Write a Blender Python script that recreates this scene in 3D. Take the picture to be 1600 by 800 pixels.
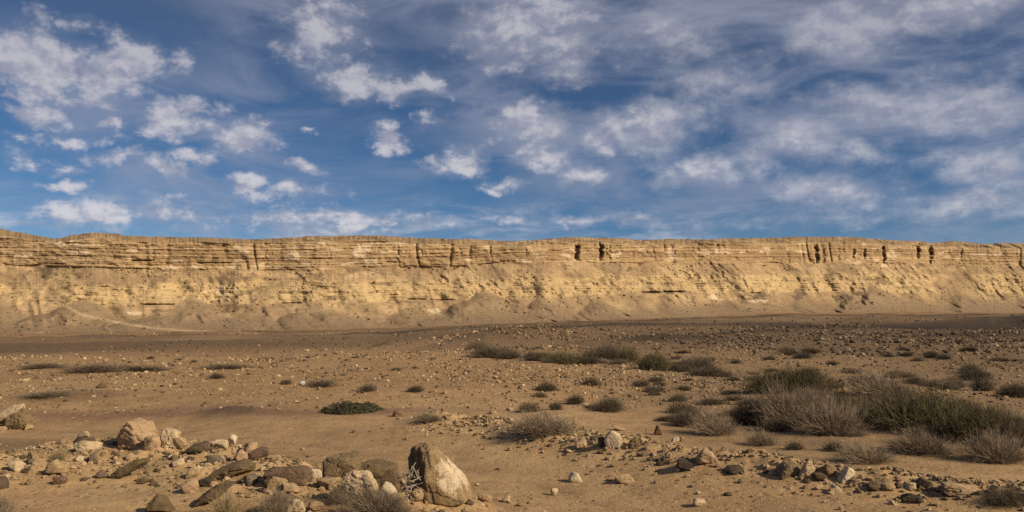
import bpy, bmesh, math, random
import numpy as np
from mathutils import Vector

# ------------------------------------------------------------------ camera, sky, sun, exposure
for o in list(bpy.data.objects): bpy.data.objects.remove(o)
SC = bpy.context.scene
COL = SC.collection
F = 1256.0                      # focal length in pixels of the 1600 px wide photograph
EYE = 2.5
PITCH = math.atan(100.0 / F)
cam = bpy.data.cameras.new('camera'); cam_o = bpy.data.objects.new('camera', cam); COL.objects.link(cam_o)
cam.sensor_width = 36.0; cam.lens = 36.0 * F / 1600.0
cam.clip_start = 0.1; cam.clip_end = 20000
cam_o.location = (0, 0, EYE); cam_o.rotation_euler = (math.pi / 2 + PITCH, 0, 0)
SC.camera = cam_o

SUN_EL, SUN_AZ = math.radians(30), math.radians(60)      # azimuth measured from straight behind the camera towards its right
SUN = Vector((math.cos(SUN_EL) * math.sin(SUN_AZ), -math.cos(SUN_EL) * math.cos(SUN_AZ), math.sin(SUN_EL)))
sun = bpy.data.lights.new('sun', 'SUN'); sun.energy = 4.6; sun.angle = math.radians(0.53); sun.color = (1.0, 0.83, 0.60)
sun_o = bpy.data.objects.new('sun', sun); COL.objects.link(sun_o)
sun_o.rotation_euler = (-SUN).to_track_quat('-Z', 'Y').to_euler(); sun_o.location = (60, -40, 60)

SC.view_settings.view_transform = 'Standard'; SC.view_settings.look = 'None'
SC.view_settings.gamma = 1.0; SC.view_settings.use_curve_mapping = False
SC.view_settings.exposure = 0.38
SC.render.engine = 'CYCLES'
SC.cycles.max_bounces = 4; SC.cycles.diffuse_bounces = 2; SC.cycles.transparent_max_bounces = 8
SC.cycles.use_denoising = False

def raydir(px, py):
    X = (np.asarray(px, float) - 800) / F; Y = (400 - np.asarray(py, float)) / F
    dy = math.cos(PITCH) - math.sin(PITCH) * Y
    dz = math.sin(PITCH) + math.cos(PITCH) * Y
    return X / dy, dz / dy

world = bpy.data.worlds.new('World'); SC.world = world; world.use_nodes = True
world.cycles.sampling_method = 'MANUAL'; world.cycles.sample_map_resolution = 256
NT = world.node_tree; NT.nodes.clear()
def N(t, tree=None, **kw):
    n = (tree or NT).nodes.new(t)
    for k, v in kw.items(): setattr(n, k, v)
    return n
def setin(tree, sock, v):
    if isinstance(v, bpy.types.NodeSocket): tree.links.new(v, sock)
    else: sock.default_value = v
def M(op, a, b=0.0, c=0.0, tree=None, clamp=False):
    n = N('ShaderNodeMath', tree, operation=op); n.use_clamp = clamp
    t = tree or NT
    setin(t, n.inputs[0], a); setin(t, n.inputs[1], b); setin(t, n.inputs[2], c)
    return n.outputs[0]
def V(op, a, b=None, c=None, tree=None):
    n = N('ShaderNodeVectorMath', tree, operation=op); t = tree or NT
    setin(t, n.inputs[0], a)
    if b is not None: setin(t, n.inputs[1], b)
    if c is not None: setin(t, n.inputs[2], c)
    return n.outputs['Value'] if op in ('LENGTH', 'DOT_PRODUCT') else n.outputs['Vector']
def noise(vec, scale, detail=4, rough=0.55, dist=0.0, tree=None):
    n = N('ShaderNodeTexNoise', tree); t = tree or NT
    t.links.new(vec, n.inputs['Vector'])
    n.inputs['Scale'].default_value = scale; n.inputs['Detail'].default_value = detail
    n.inputs['Roughness'].default_value = rough; n.inputs['Distortion'].default_value = dist
    return n.outputs['Fac'] if 'Fac' in n.outputs else n.outputs[0]
def maprange(v, a, b, c=0.0, d=1.0, tree=None, smooth=True):
    n = N('ShaderNodeMapRange', tree); t = tree or NT
    n.interpolation_type = 'SMOOTHSTEP' if smooth else 'LINEAR'
    setin(t, n.inputs[0], v)
    for i, x in enumerate((a, b, c, d)): setin(t, n.inputs[i + 1], x)
    return n.outputs[0]
def mixc(f, a, b, tree=None, mode='MIX'):
    n = N('ShaderNodeMix', tree, data_type='RGBA', blend_type=mode); t = tree or NT
    setin(t, n.inputs[0], f); setin(t, n.inputs[6], a); setin(t, n.inputs[7], b)
    return n.outputs[2]

sky = N('ShaderNodeTexSky'); sky.sky_type = 'NISHITA'; sky.sun_disc = False
sky.sun_elevation = SUN_EL; sky.sun_rotation = math.pi - SUN_AZ
sky.altitude = 900; sky.air_density = 0.75; sky.dust_density = 0.0; sky.ozone_density = 3.0
SKY_STRENGTH = 0.075
hs = N('ShaderNodeHueSaturation'); hs.inputs['Saturation'].default_value = 1.22; hs.inputs['Value'].default_value = 0.62
NT.links.new(sky.outputs[0], hs.inputs['Color'])
tc = N('ShaderNodeTexCoord')
D = V('NORMALIZE', tc.outputs['Generated'])
sx = N('ShaderNodeSeparateXYZ'); NT.links.new(D, sx.inputs[0])
dx, dy, dz = sx.outputs
az = M('ARCTAN2', dx, M('ABSOLUTE', dy)); el = M('ARCSINE', dz)
cb = N('ShaderNodeCombineXYZ'); NT.links.new(az, cb.inputs[0]); NT.links.new(el, cb.inputs[1]); AE = cb.outputs[0]
zz = M('ADD', M('MAXIMUM', dz, 0.0), 0.055)
cq = N('ShaderNodeCombineXYZ'); NT.links.new(M('DIVIDE', dx, zz), cq.inputs[0]); NT.links.new(M('DIVIDE', dy, zz), cq.inputs[1]); Q = cq.outputs[0]

# cumulus and cloud fields: centre, radii (pixels of the photograph, turned into azimuth / elevation), strength
BLOBS = [(60,95,140,62,1),(135,112,90,48,.9),(215,82,75,42,.95),(110,28,80,22,.55),(50,177,62,22,.95),(160,182,34,12,.8),
 (118,215,26,14,.8),(40,216,36,11,.6),(55,245,44,12,.6),(115,262,40,11,.7),(110,285,56,15,.9),(182,208,34,11,.55),
 (270,190,50,28,.85),(370,206,78,32,1),(300,165,60,16,.6),(200,245,55,18,.9),(242,262,34,16,.75),(305,245,32,15,.8),
 (395,280,50,22,.85),(485,262,38,17,.9),(515,270,26,11,.7),(512,45,95,70,.9),(560,108,85,46,.95),(622,135,48,32,.95),
 (672,130,38,28,.75),(600,212,46,32,1),(680,180,24,15,.7),(485,195,18,9,.7),(710,255,66,27,1),(790,285,50,11,.8),
 (762,295,28,9,.8),(820,40,120,66,.9),(885,90,66,44,.65),(830,185,78,48,.9),(850,240,66,32,.9),(900,272,44,18,.9),
 (940,215,40,27,.8),(1050,60,90,56,.62),(1020,190,100,62,.8),(1110,130,120,60,.6),(1090,270,66,36,.8),(1180,258,46,27,.65),
 (1340,45,115,48,.95),(1460,22,135,42,.9),(1250,222,86,42,.75),(1330,160,80,44,.65),(1335,230,56,27,.7),(1300,300,120,32,.75),
 (1480,160,135,62,.55),(1530,250,100,52,.65),(1500,322,100,27,.65),(1565,130,80,52,.6),
 (150,332,220,26,.62),(500,344,260,20,.62),(900,347,220,17,.55),(460,300,90,17,.6),(1230,350,240,14,.35)]
warp = N('ShaderNodeTexNoise'); NT.links.new(AE, warp.inputs['Vector']); warp.inputs['Scale'].default_value = 10; warp.inputs['Detail'].default_value = 7; warp.inputs['Roughness'].default_value = 0.62
AEw = V('MULTIPLY_ADD', V('SUBTRACT', warp.outputs['Color'], (0.5, 0.5, 0.5)), (0.12, 0.075, 0.0), AE)
acc = None
for (bx, by, rx, ry, st) in BLOBS:
    X, Z = raydir(bx, by); a0 = math.atan(X); e0 = math.atan2(Z, math.sqrt(1 + X * X))
    s = (F / rx / (1 + X * X) ** 0.0, F / ry, 0.0)
    v = V('MULTIPLY_ADD', AEw, s, (-a0 * s[0], -e0 * s[1], 0.0))
    d = M('MULTIPLY_ADD', V('LENGTH', v), -st, st)
    acc = d if acc is None else M('MAXIMUM', acc, d)
blob = M('MAXIMUM', acc, -0.35)
Qw = V('ADD', Q, V('MULTIPLY', AE, (2.0, 0, 0)))
def cloudnoise(off):
    q = V('ADD', Q, off)
    n1 = noise(q, 1.7, 9, 0.60, 0.35)
    a = V('ADD', AE, V('SCALE', off, None))if False else AE
    return n1
def ang_noise(vec, sc, stretch=(1, 1.45, 1), detail=9, rough=0.62, dist=0.0):
    return noise(V('MULTIPLY', vec, stretch), sc, detail, rough, dist)
n1 = ang_noise(AE, 21); n1b = ang_noise(V('ADD', AE, (0.006, 0.011, 0)), 21)
n2 = cloudnoise((3.1, 1.7, 0.0))
dens_raw = M('ADD', M('ADD', M('MULTIPLY', blob, 0.66), M('MULTIPLY', M('SUBTRACT', n1, 0.5), 1.55)), M('MULTIPLY', M('SUBTRACT', n2, 0.5), 0.75))
dens_up = M('ADD', M('MULTIPLY', blob, 0.66), M('MULTIPLY', M('SUBTRACT', n1b, 0.5), 1.55))
dens = maprange(dens_raw, 0.02, M('ADD', 0.50, maprange(az, -0.15, 0.45, 0.0, 0.42)))
# thin veil of high cloud, drawn out in streaks
rot = N('ShaderNodeMapping'); rot.inputs['Rotation'].default_value = (0, 0, math.radians(-24)); rot.inputs['Scale'].default_value = (1.3, 4.2, 1)
NT.links.new(AE, rot.inputs['Vector'])
nv = noise(rot.outputs[0], 3.6, 9, 0.62, 0.6)
big = noise(V('MULTIPLY', AE, (1, 1.5, 1)), 2.3, 3, 0.5)
veil = M('MULTIPLY', maprange(nv, 0.34, 0.70), maprange(M('ADD', big, M('ADD', M('MULTIPLY', az, 0.26), M('MULTIPLY', el, 0.35))), 0.34, 0.66))
veil = M('MULTIPLY', veil, 0.68)
grey = maprange(M('SUBTRACT', M('SUBTRACT', dens_raw, M('MULTIPLY', M('SUBTRACT', n2, 0.5), 0.75)), dens_up), -0.20, 0.20)
soft = maprange(el, 0.08, 0.34)        # the higher clouds in view are thicker and seen more from below
ccol = mixc(grey, (3.7, 3.9, 4.9, 1), (6.9, 6.7, 7.1, 1))
ccol = mixc(M('MULTIPLY', soft, 0.42), ccol, (2.6, 2.7, 3.5, 1))
sheet = M('ADD', blob, M('ADD', M('MULTIPLY', M('SUBTRACT', n2, 0.5), 0.8), M('MULTIPLY', M('SUBTRACT', n1, 0.5), 0.9)))
sheet = M('MULTIPLY', maprange(sheet, -0.10, 0.85), maprange(az, -0.40, 0.12, 0.50, 1.0))
st_n = noise(V('MULTIPLY', AE, (7.0, 34.0, 1.0)), 1.0, 8, 0.62, 0.5)
streak = M('MULTIPLY', maprange(st_n, 0.42, 0.70), M('MULTIPLY', maprange(el, 0.165, 0.115), maprange(az, 0.42, 0.05, 0.25, 1.0)))
opac = M('MAXIMUM', M('MULTIPLY', dens, 0.90), M('MAXIMUM', M('MULTIPLY', sheet, 0.70), M('MULTIPLY', streak, 0.60)))
haze_top = M('MULTIPLY', maprange(el, 0.16, 0.42), 0.34)
hsv = mixc(haze_top, hs.outputs[0], (1.5, 1.65, 2.3, 1))
hsv = mixc(veil, hsv, (3.4, 3.6, 4.6, 1))
out = mixc(opac, hsv, ccol)
bg = N('ShaderNodeBackground'); NT.links.new(out, bg.inputs['Color']); bg.inputs['Strength'].default_value = SKY_STRENGTH
wo = N('ShaderNodeOutputWorld'); NT.links.new(bg.outputs[0], wo.inputs[0])

# ------------------------------------------------------------------ helpers
RNG = np.random.default_rng(7); random.seed(7)
def _hash(ix, iy, iz, seed):
    h = (ix * 374761393 + iy * 668265263 + iz * 2147483647 + seed * 974711) & 0xFFFFFFFF
    h = ((h ^ (h >> 13)) * 1274126177) & 0xFFFFFFFF
    h = ((h ^ (h >> 16)) * 2246822519) & 0xFFFFFFFF
    return ((h ^ (h >> 15)) & 0xFFFFFF) / float(0xFFFFFF)
def vnoise(x, y, z=None, seed=0):
    x = np.asarray(x, float); y = np.asarray(y, float)
    xi = np.floor(x).astype(np.int64); yi = np.floor(y).astype(np.int64)
    fx = x - xi; fy = y - yi
    fx = fx * fx * fx * (fx * (fx * 6 - 15) + 10); fy = fy * fy * fy * (fy * (fy * 6 - 15) + 10)
    def layer(zi):
        a = _hash(xi, yi, zi, seed); b = _hash(xi + 1, yi, zi, seed); c = _hash(xi, yi + 1, zi, seed); d = _hash(xi + 1, yi + 1, zi, seed)
        return (a + (b - a) * fx) * (1 - fy) + (c + (d - c) * fx) * fy
    if z is None: return layer(np.int64(0)) * 2 - 1
    z = np.asarray(z, float); zi = np.floor(z).astype(np.int64); fz = z - zi; fz = fz * fz * (3 - 2 * fz)
    return (layer(zi) * (1 - fz) + layer(zi + 1) * fz) * 2 - 1
def fbm(x, y, z=None, oct=4, seed=0, gain=0.5, lac=2.03):
    s = 0; a = 1.0; t = 0
    for i in range(oct):
        f = lac ** i
        s = s + a * vnoise(x * f + i * 17.3, y * f - i * 9.1, None if z is None else z * f + i * 5.7, seed + i); t += a; a *= gain
    return s / t
def sstep(a, b, x):
    t = np.clip((x - a) / (b - a), 0, 1); return t * t * (3 - 2 * t)
def lerp(a, b, t): return a + (b - a) * t
def mixrgb(c, col, m):
    return c + (np.asarray(col) - c) * np.asarray(m)[..., None]

def mesh_from(name, verts, faces, smooth=True, col=None):
    me = bpy.data.meshes.new(name)
    verts = np.ascontiguousarray(verts, np.float32); faces = np.ascontiguousarray(faces, np.int32)
    k = faces.shape[1]
    me.vertices.add(len(verts)); me.vertices.foreach_set('co', verts.ravel())
    me.loops.add(faces.size); me.loops.foreach_set('vertex_index', faces.ravel())
    me.polygons.add(len(faces)); me.polygons.foreach_set('loop_start', np.arange(0, faces.size, k, dtype=np.int32))
    me.polygons.foreach_set('loop_total', np.full(len(faces), k, np.int32))
    me.polygons.foreach_set('use_smooth', np.full(len(faces), smooth, bool))
    if col is not None:
        at = me.color_attributes.new('tone', 'FLOAT_COLOR', 'POINT')
        c4 = np.ones((len(verts), 4), np.float32); c4[:, :3] = col
        at.data.foreach_set('color', c4.ravel())
    me.update(calc_edges=True); me.validate()
    return me
def link(name, me, mat=None, loc=(0, 0, 0), rotz=0.0, scale=(1, 1, 1), parent=None):
    o = bpy.data.objects.new(name, me); COL.objects.link(o)
    o.location = loc; o.rotation_euler = (0, 0, rotz); o.scale = scale
    if mat and not me.materials: me.materials.append(mat)
    if parent: o.parent = parent
    return o
def tag(o, label=None, cat=None, group=None, kind=None):
    for k, v in (('label', label), ('category', cat), ('group', group), ('kind', kind)):
        if v: o[k] = v
    return o

# ------------------------------------------------------------------ materials
def new_mat(name):
    m = bpy.data.materials.new(name); m.use_nodes = True; t = m.node_tree; t.nodes.clear()
    o = N('ShaderNodeOutputMaterial', t); b = N('ShaderNodeBsdfPrincipled', t)
    b.inputs['Specular IOR Level'].default_value = 0.12; b.inputs['Roughness'].default_value = 0.95
    t.links.new(b.outputs[0], o.inputs[0]); return m, t, b
def bump(t, b, h, strength, dist):
    n = N('ShaderNodeBump', t); n.inputs['Strength'].default_value = strength; n.inputs['Distance'].default_value = dist
    t.links.new(h, n.inputs['Height']); t.links.new(n.outputs[0], b.inputs['Normal'])

def ground_mat():
    m, t, b = new_mat('desert_ground')
    at = N('ShaderNodeAttribute', t); at.attribute_name = 'tone'
    g = N('ShaderNodeNewGeometry', t); P = g.outputs['Position']
    f1 = noise(P, 14, 6, 0.7, tree=t); f2 = noise(P, 1.3, 6, 0.65, tree=t); f3 = noise(P, 60, 3, 0.7, tree=t)
    k = M('ADD', M('MULTIPLY', maprange(f1, 0.3, 0.7, tree=t), 0.5, tree=t), M('MULTIPLY', maprange(f2, 0.3, 0.7, tree=t), 0.5, tree=t), tree=t)
    v = maprange(k, 0, 1, 0.66, 1.30, tree=t, smooth=False)
    c = V('SCALE', at.outputs['Color'], tree=t); t.links.new(v, c.node.inputs['Scale'])
    # scattered grit: dark and pale grains
    vo = N('ShaderNodeTexVoronoi', t); t.links.new(P, vo.inputs['Vector']); vo.inputs['Scale'].default_value = 17
    sp = N('ShaderNodeSeparateColor', t); t.links.new(vo.outputs['Color'], sp.inputs[0])
    grain = M('MULTIPLY', maprange(vo.outputs['Distance'], 0.38, 0.22, tree=t), maprange(sp.outputs[0], 0.66, 0.72, tree=t), tree=t)
    gc = mixc(maprange(sp.outputs[1], 0.45, 0.55, tree=t), (0.13, 0.085, 0.055, 1), (0.47, 0.36, 0.23, 1), tree=t)
    c = mixc(M('MULTIPLY', grain, 0.6, tree=t), c, gc, tree=t)
    v2 = N('ShaderNodeTexVoronoi', t); t.links.new(P, v2.inputs['Vector']); v2.inputs['Scale'].default_value = 5.5
    sp2 = N('ShaderNodeSeparateColor', t); t.links.new(v2.outputs['Color'], sp2.inputs[0])
    pt = maprange(noise(P, 0.35, 4, 0.6, tree=t), 0.40, 0.62, tree=t)
    cob = M('MULTIPLY', M('MULTIPLY', maprange(v2.outputs['Distance'], 0.42, 0.24, tree=t), maprange(sp2.outputs[0], 0.50, 0.56, tree=t), tree=t), pt, tree=t)
    c = mixc(M('MULTIPLY', cob, 0.55, tree=t), c, mixc(maprange(sp2.outputs[1], 0.5, 0.6, tree=t), (0.15, 0.10, 0.062, 1), (0.44, 0.33, 0.20, 1), tree=t), tree=t)
    t.links.new(c, b.inputs['Base Color'])
    h = M('ADD', M('MULTIPLY', f1, 1.0, tree=t), M('ADD', M('MULTIPLY', f3, 0.35, tree=t), M('ADD', M('MULTIPLY', grain, 0.35, tree=t), M('MULTIPLY', cob, 0.8, tree=t), tree=t), tree=t), tree=t)
    bump(t, b, h, 0.6, 0.03); return m
def cliff_mat():
    m, t, b = new_mat('stratified_rock')
    at = N('ShaderNodeAttribute', t); at.attribute_name = 'tone'
    g = N('ShaderNodeNewGeometry', t); P = g.outputs['Position']
    f1 = noise(V('MULTIPLY', P, (1, 1, 2.5), tree=t), 0.16, 8, 0.7, tree=t)
    f2 = noise(V('MULTIPLY', P, (0.12, 0.12, 3.0), tree=t), 0.30, 5, 0.65, tree=t)
    v = maprange(M('ADD', M('MULTIPLY', f1, 0.6, tree=t), M('MULTIPLY', f2, 0.4, tree=t), tree=t), 0.3, 0.7, 0.68, 1.28, tree=t, smooth=False)
    c = V('SCALE', at.outputs['Color'], tree=t); t.links.new(v, c.node.inputs['Scale'])
    t.links.new(c, b.inputs['Base Color'])
    bump(t, b, M('ADD', f1, M('MULTIPLY', f2, 0.5, tree=t), tree=t), 0.8, 3.0); return m
def rock_mat(name, attr=False):
    m, t, b = new_mat(name)
    if attr:
        s = N('ShaderNodeAttribute', t); s.attribute_name = 'tone'
    else: s = N('ShaderNodeObjectInfo', t)
    tcn = N('ShaderNodeTexCoord', t); P = N('ShaderNodeNewGeometry', t).outputs['Position']
    f1 = noise(P, 7, 7, 0.68, 0.4, tree=t); f2 = noise(V('MULTIPLY', P, (1, 1, 3.5), tree=t), 16, 5, 0.7, tree=t); f3 = noise(P, 70, 3, 0.7, tree=t)
    k = M('ADD', M('MULTIPLY', f1, 0.6, tree=t), M('MULTIPLY', f2, 0.4, tree=t), tree=t)
    v = maprange(k, 0.3, 0.7, 0.55, 1.35, tree=t, smooth=False)
    c = V('SCALE', s.outputs['Color'], tree=t); t.links.new(v, c.node.inputs['Scale'])
    # blotches of sand-coloured crust
    c = mixc(M('MULTIPLY', maprange(noise(P, 3.1, 5, 0.6, tree=t), 0.58, 0.72, tree=t), 0.25, tree=t), c, (0.36, 0.255, 0.15, 1), tree=t)
    t.links.new(c, b.inputs['Base Color'])
    bump(t, b, M('ADD', M('ADD', f1, M('MULTIPLY', f2, 0.5, tree=t), tree=t), M('MULTIPLY', f3, 0.2, tree=t), tree=t), 0.9, 0.07); return m
def plant_mat(name, c1, c2, rough=0.9):
    m, t, b = new_mat(name)
    P = N('ShaderNodeNewGeometry', t).outputs['Position']
    oi = N('ShaderNodeObjectInfo', t)
    f = noise(P, 5, 4, 0.6, tree=t)
    c = mixc(maprange(f, 0.32, 0.68, tree=t), c1 + (1,), c2 + (1,), tree=t)
    v = maprange(oi.outputs['Random'], 0, 1, 0.72, 1.25, tree=t, smooth=False)
    c = V('SCALE', c, tree=t); t.links.new(v, c.node.inputs['Scale'])
    t.links.new(c, b.inputs['Base Color']); return m
GROUND, CLIFF, ROCK, TONED = ground_mat(), cliff_mat(), rock_mat('field_rock'), rock_mat('toned_rock', True)
GREY = plant_mat('grey_twigs', (0.16, 0.123, 0.085), (0.29, 0.225, 0.155))
BROOM = plant_mat('broom_green', (0.075, 0.066, 0.034), (0.155, 0.125, 0.066))
GREEN = plant_mat('cushion_green', (0.060, 0.062, 0.036), (0.13, 0.125, 0.075))
DUSK = plant_mat('dark_scrub', (0.085, 0.068, 0.047), (0.16, 0.126, 0.086))
STRAW = plant_mat('dry_straw', (0.25, 0.19, 0.10), (0.40, 0.31, 0.17))

# ------------------------------------------------------------------ terrain height
def flat(px, py):                                  # pixel -> point on the level plain (features are laid out in metres from here on)
    X, Z = raydir(px, py); d = -EYE / Z
    return float(X * d), float(d)
def seg_dist(x, y, pts):
    best = np.full(np.shape(x), 1e9)
    for (x0, y0), (x1, y1) in zip(pts[:-1], pts[1:]):
        vx, vy = x1 - x0, y1 - y0
        t = np.clip(((x - x0) * vx + (y - y0) * vy) / (vx * vx + vy * vy), 0, 1)
        best = np.minimum(best, np.hypot(x - x0 - t * vx, y - y0 - t * vy))
    return best
TRACK = [(-40.0, 21.6), (-20.0, 21.0)] + [flat(*p) for p in ((60, 652), (200, 655), (360, 668), (520, 692), (680, 720), (820, 750), (930, 790), (1040, 850))] + [(2.5, 6.0), (4.0, 0.0), (5.0, -30.0)]
HEAP = [(-11.5, 13.0)] + [flat(*p) for p in ((30, 735), (130, 715), (250, 712), (380, 725), (450, 745), (560, 760), (650, 775))]
BERM = [flat(*p) for p in ((700, 655), (800, 672), (880, 684), (970, 700), (1090, 722), (1250, 742), (1400, 762), (1600, 782))] + [(12.0, 9.0)]
BANK = [(-60.0, 31.0)] + [flat(*p) for p in ((0, 602), (200, 600), (400, 602), (520, 610), (640, 628), (720, 645))]
Q_S = np.array([-1.2, -0.637, -0.318, 0.0, 0.318, 0.637, 1.2]); V_S = np.array([-0.017, -0.0160, -0.0115, -0.0036, 0.0118, 0.0134, 0.014])
MOUNDS = []                                        # (x, y, sx, sy, h)
def mound(px, py, d, wpx, sy, h):
    X, _ = raydir(px, py); MOUNDS.append((float(X) * d, d, wpx / F * d / 2.2, sy, h))
mound(790, 530, 105, 170, 9, 1.6); mound(850, 530, 112, 60, 6, 1.2); mound(1620, 505, 190, 300, 16, 2.6)
mound(300, 540, 150, 300, 30, 0.9); mound(1040, 540, 92, 190, 5, 0.75); mound(930, 545, 84, 110, 4, 0.5)
mound(400, 606, 31, 160, 2.2, 0.22); mound(120, 615, 27.5, 180, 1.2, 0.14); mound(370, 632, 24, 80, 0.7, 0.16)
mound(1300, 520, 140, 160, 7, 0.9); mound(1520, 530, 100, 240, 4, 0.55); mound(1200, 524, 120, 90, 5, 0.6)
mound(600, 536, 135, 40, 6, 0.8); mound(1220, 610, 26, 160, 3, 0.15)
def H(x, y):
    x = np.asarray(x, float); y = np.asarray(y, float)
    r = np.hypot(x, y); yy = np.maximum(y, 1.0)
    q = np.clip(x / np.maximum(yy, 25.0), -1.2, 1.2)
    z = np.interp(q, Q_S, V_S) * yy * yy / (yy + 220.0)
    edge = sstep(-0.02, -0.2, q)                    # the stony terrace on the left ends in an edge and drops
    z = z - edge * 1.9 * sstep(57, 74, y + 5 * vnoise(x * 0.05, y * 0.05, seed=5))
    for (mx, my, sx_, sy_, h) in MOUNDS:
        z = z + h * np.exp(-((x - mx) / sx_) ** 2 - ((y - my) / sy_) ** 2)
    dt = seg_dist(x, y, TRACK); tr = 1 - sstep(1.0, 3.0, dt)
    db = seg_dist(x, y, BANK)
    z = z + 0.32 * fbm(x * 0.09, y * 0.09, oct=3, seed=11) * sstep(6, 30, r) + 0.9 * fbm(x * 0.013, y * 0.013, oct=3, seed=12) * sstep(50, 200, r)
    z = z - 0.22 * tr - 0.03 * np.exp(-((dt - 0.75) / 0.18) ** 2)
    hp = np.exp(-(seg_dist(x, y, HEAP) / 1.15) ** 2); bm = np.exp(-(seg_dist(x, y, BERM) / 0.8) ** 2)
    z = z + 0.26 * hp * (1 + 0.7 * fbm(x * 1.1, y * 1.1, oct=3, seed=21)) + 0.24 * bm * (1 + 0.8 * fbm(x * 0.9, y * 0.9, oct=3, seed=22))
    rough = 0.35 + 1.0 * np.maximum(hp, bm) + 0.6 * (1 - tr) * sstep(24, 34, y)
    z = z + rough * (0.055 * fbm(x * 1.6, y * 1.6, oct=4, seed=31, gain=0.6))
    far = sstep(40, 160, r)
    z = z + sstep(110, 320, r) * (1.8 * fbm(x * 0.022, y * 0.022, oct=3, seed=42) + 0.8 * fbm(x * 0.07, y * 0.07, oct=3, seed=43))
    z = z + far * 0.25 * fbm(x * 0.12, y * 0.12, oct=3, seed=41)
    right = sstep(1.5, 6, x) * sstep(12, 15, y) * sstep(34, 24, y)
    return z - 0.12 * right
def place(px, py):
    X, Z = (float(v) for v in raydir(px, py))
    a, b = 5.0, 1500.0
    t = 5.0 * (b / a) ** np.linspace(0, 1, 160)
    for _ in range(4):
        below = (EYE + Z * t) < H(X * t, t)
        i = int(np.argmax(below)) if below.any() else len(t) - 1
        a, b = t[max(i - 1, 0)], t[i]; t = np.linspace(a, b, 24)
    return X * b, b, float(H(np.array([X * b]), np.array([b]))[0])

def ground_tone(x, y):
    c = np.empty(np.shape(x) + (3,)); c[:] = (0.37, 0.247, 0.132)
    n = fbm(x * 0.22, y * 0.22, oct=4, seed=51); n2 = fbm(x * 0.035, y * 0.035, oct=3, seed=52); n3 = fbm(x * 1.2, y * 0.8, oct=3, seed=53)
    c = mixrgb(c, (0.27, 0.185, 0.105), sstep(0.0, 0.5, n) * 0.7)
    c = mixrgb(c, (0.42, 0.30, 0.165), sstep(0.05, 0.5, -n) * 0.6)
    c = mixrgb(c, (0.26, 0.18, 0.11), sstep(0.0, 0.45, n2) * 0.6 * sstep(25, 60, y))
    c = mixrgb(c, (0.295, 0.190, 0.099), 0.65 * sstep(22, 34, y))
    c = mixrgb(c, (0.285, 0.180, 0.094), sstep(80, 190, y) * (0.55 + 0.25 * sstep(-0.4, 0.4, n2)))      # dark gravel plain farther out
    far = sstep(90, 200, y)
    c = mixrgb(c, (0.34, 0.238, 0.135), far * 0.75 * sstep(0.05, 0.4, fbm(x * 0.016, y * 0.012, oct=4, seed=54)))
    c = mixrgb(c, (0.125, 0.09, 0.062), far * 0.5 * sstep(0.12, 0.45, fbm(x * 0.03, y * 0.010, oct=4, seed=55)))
    dt = seg_dist(x, y, TRACK)
    tr = 1 - sstep(0.9, 2.4, dt + 0.5 * n3)
    c = mixrgb(c, (0.33, 0.222, 0.125), tr * 0.7)
    rut = np.exp(-((np.abs(dt + 0.15 * n3) - 0.75) / 0.16) ** 2)
    c = mixrgb(c, (0.25, 0.165, 0.098), rut * 0.45 * (0.6 + 0.6 * n))
    red = np.exp(-((y - 23.6 - 0.5 * n) / 1.0) ** 2) * sstep(1.0, -4.0, x)                              # reddish brown verge of the track
    c = mixrgb(c, (0.185, 0.112, 0.075), np.clip(red, 0, 1) * 0.8)
    p = np.exp(-((y - 16.6 + 0.2 * n) / 1.2) ** 2) * sstep(-6.0, -8.5, x)                               # darker ground behind the heap
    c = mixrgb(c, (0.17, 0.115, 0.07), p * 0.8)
    sh = sstep(1.0, 7.0, x - 0.0 * y) * sstep(13.5, 16.5, y) * sstep(60, 30, y)                         # darker ground among the shrubs
    c = mixrgb(c, (0.215, 0.15, 0.088), sh * (0.55 + 0.35 * sstep(-0.3, 0.3, n3)))
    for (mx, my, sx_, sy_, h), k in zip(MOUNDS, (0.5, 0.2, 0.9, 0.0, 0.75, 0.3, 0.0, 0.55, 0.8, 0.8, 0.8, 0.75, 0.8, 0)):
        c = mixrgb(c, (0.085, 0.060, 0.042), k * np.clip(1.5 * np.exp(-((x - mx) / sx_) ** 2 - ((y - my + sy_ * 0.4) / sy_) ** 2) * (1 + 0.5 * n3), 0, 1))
    hb = np.maximum(np.exp(-(seg_dist(x, y, HEAP) / 1.0) ** 2), np.exp(-(seg_dist(x, y, BERM) / 0.9) ** 2))
    c = mixrgb(c, (0.45, 0.32, 0.175), hb * (0.5 + 0.4 * n3).clip(0, 1))
    return c * np.array([0.93, 0.90, 0.84])

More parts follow.
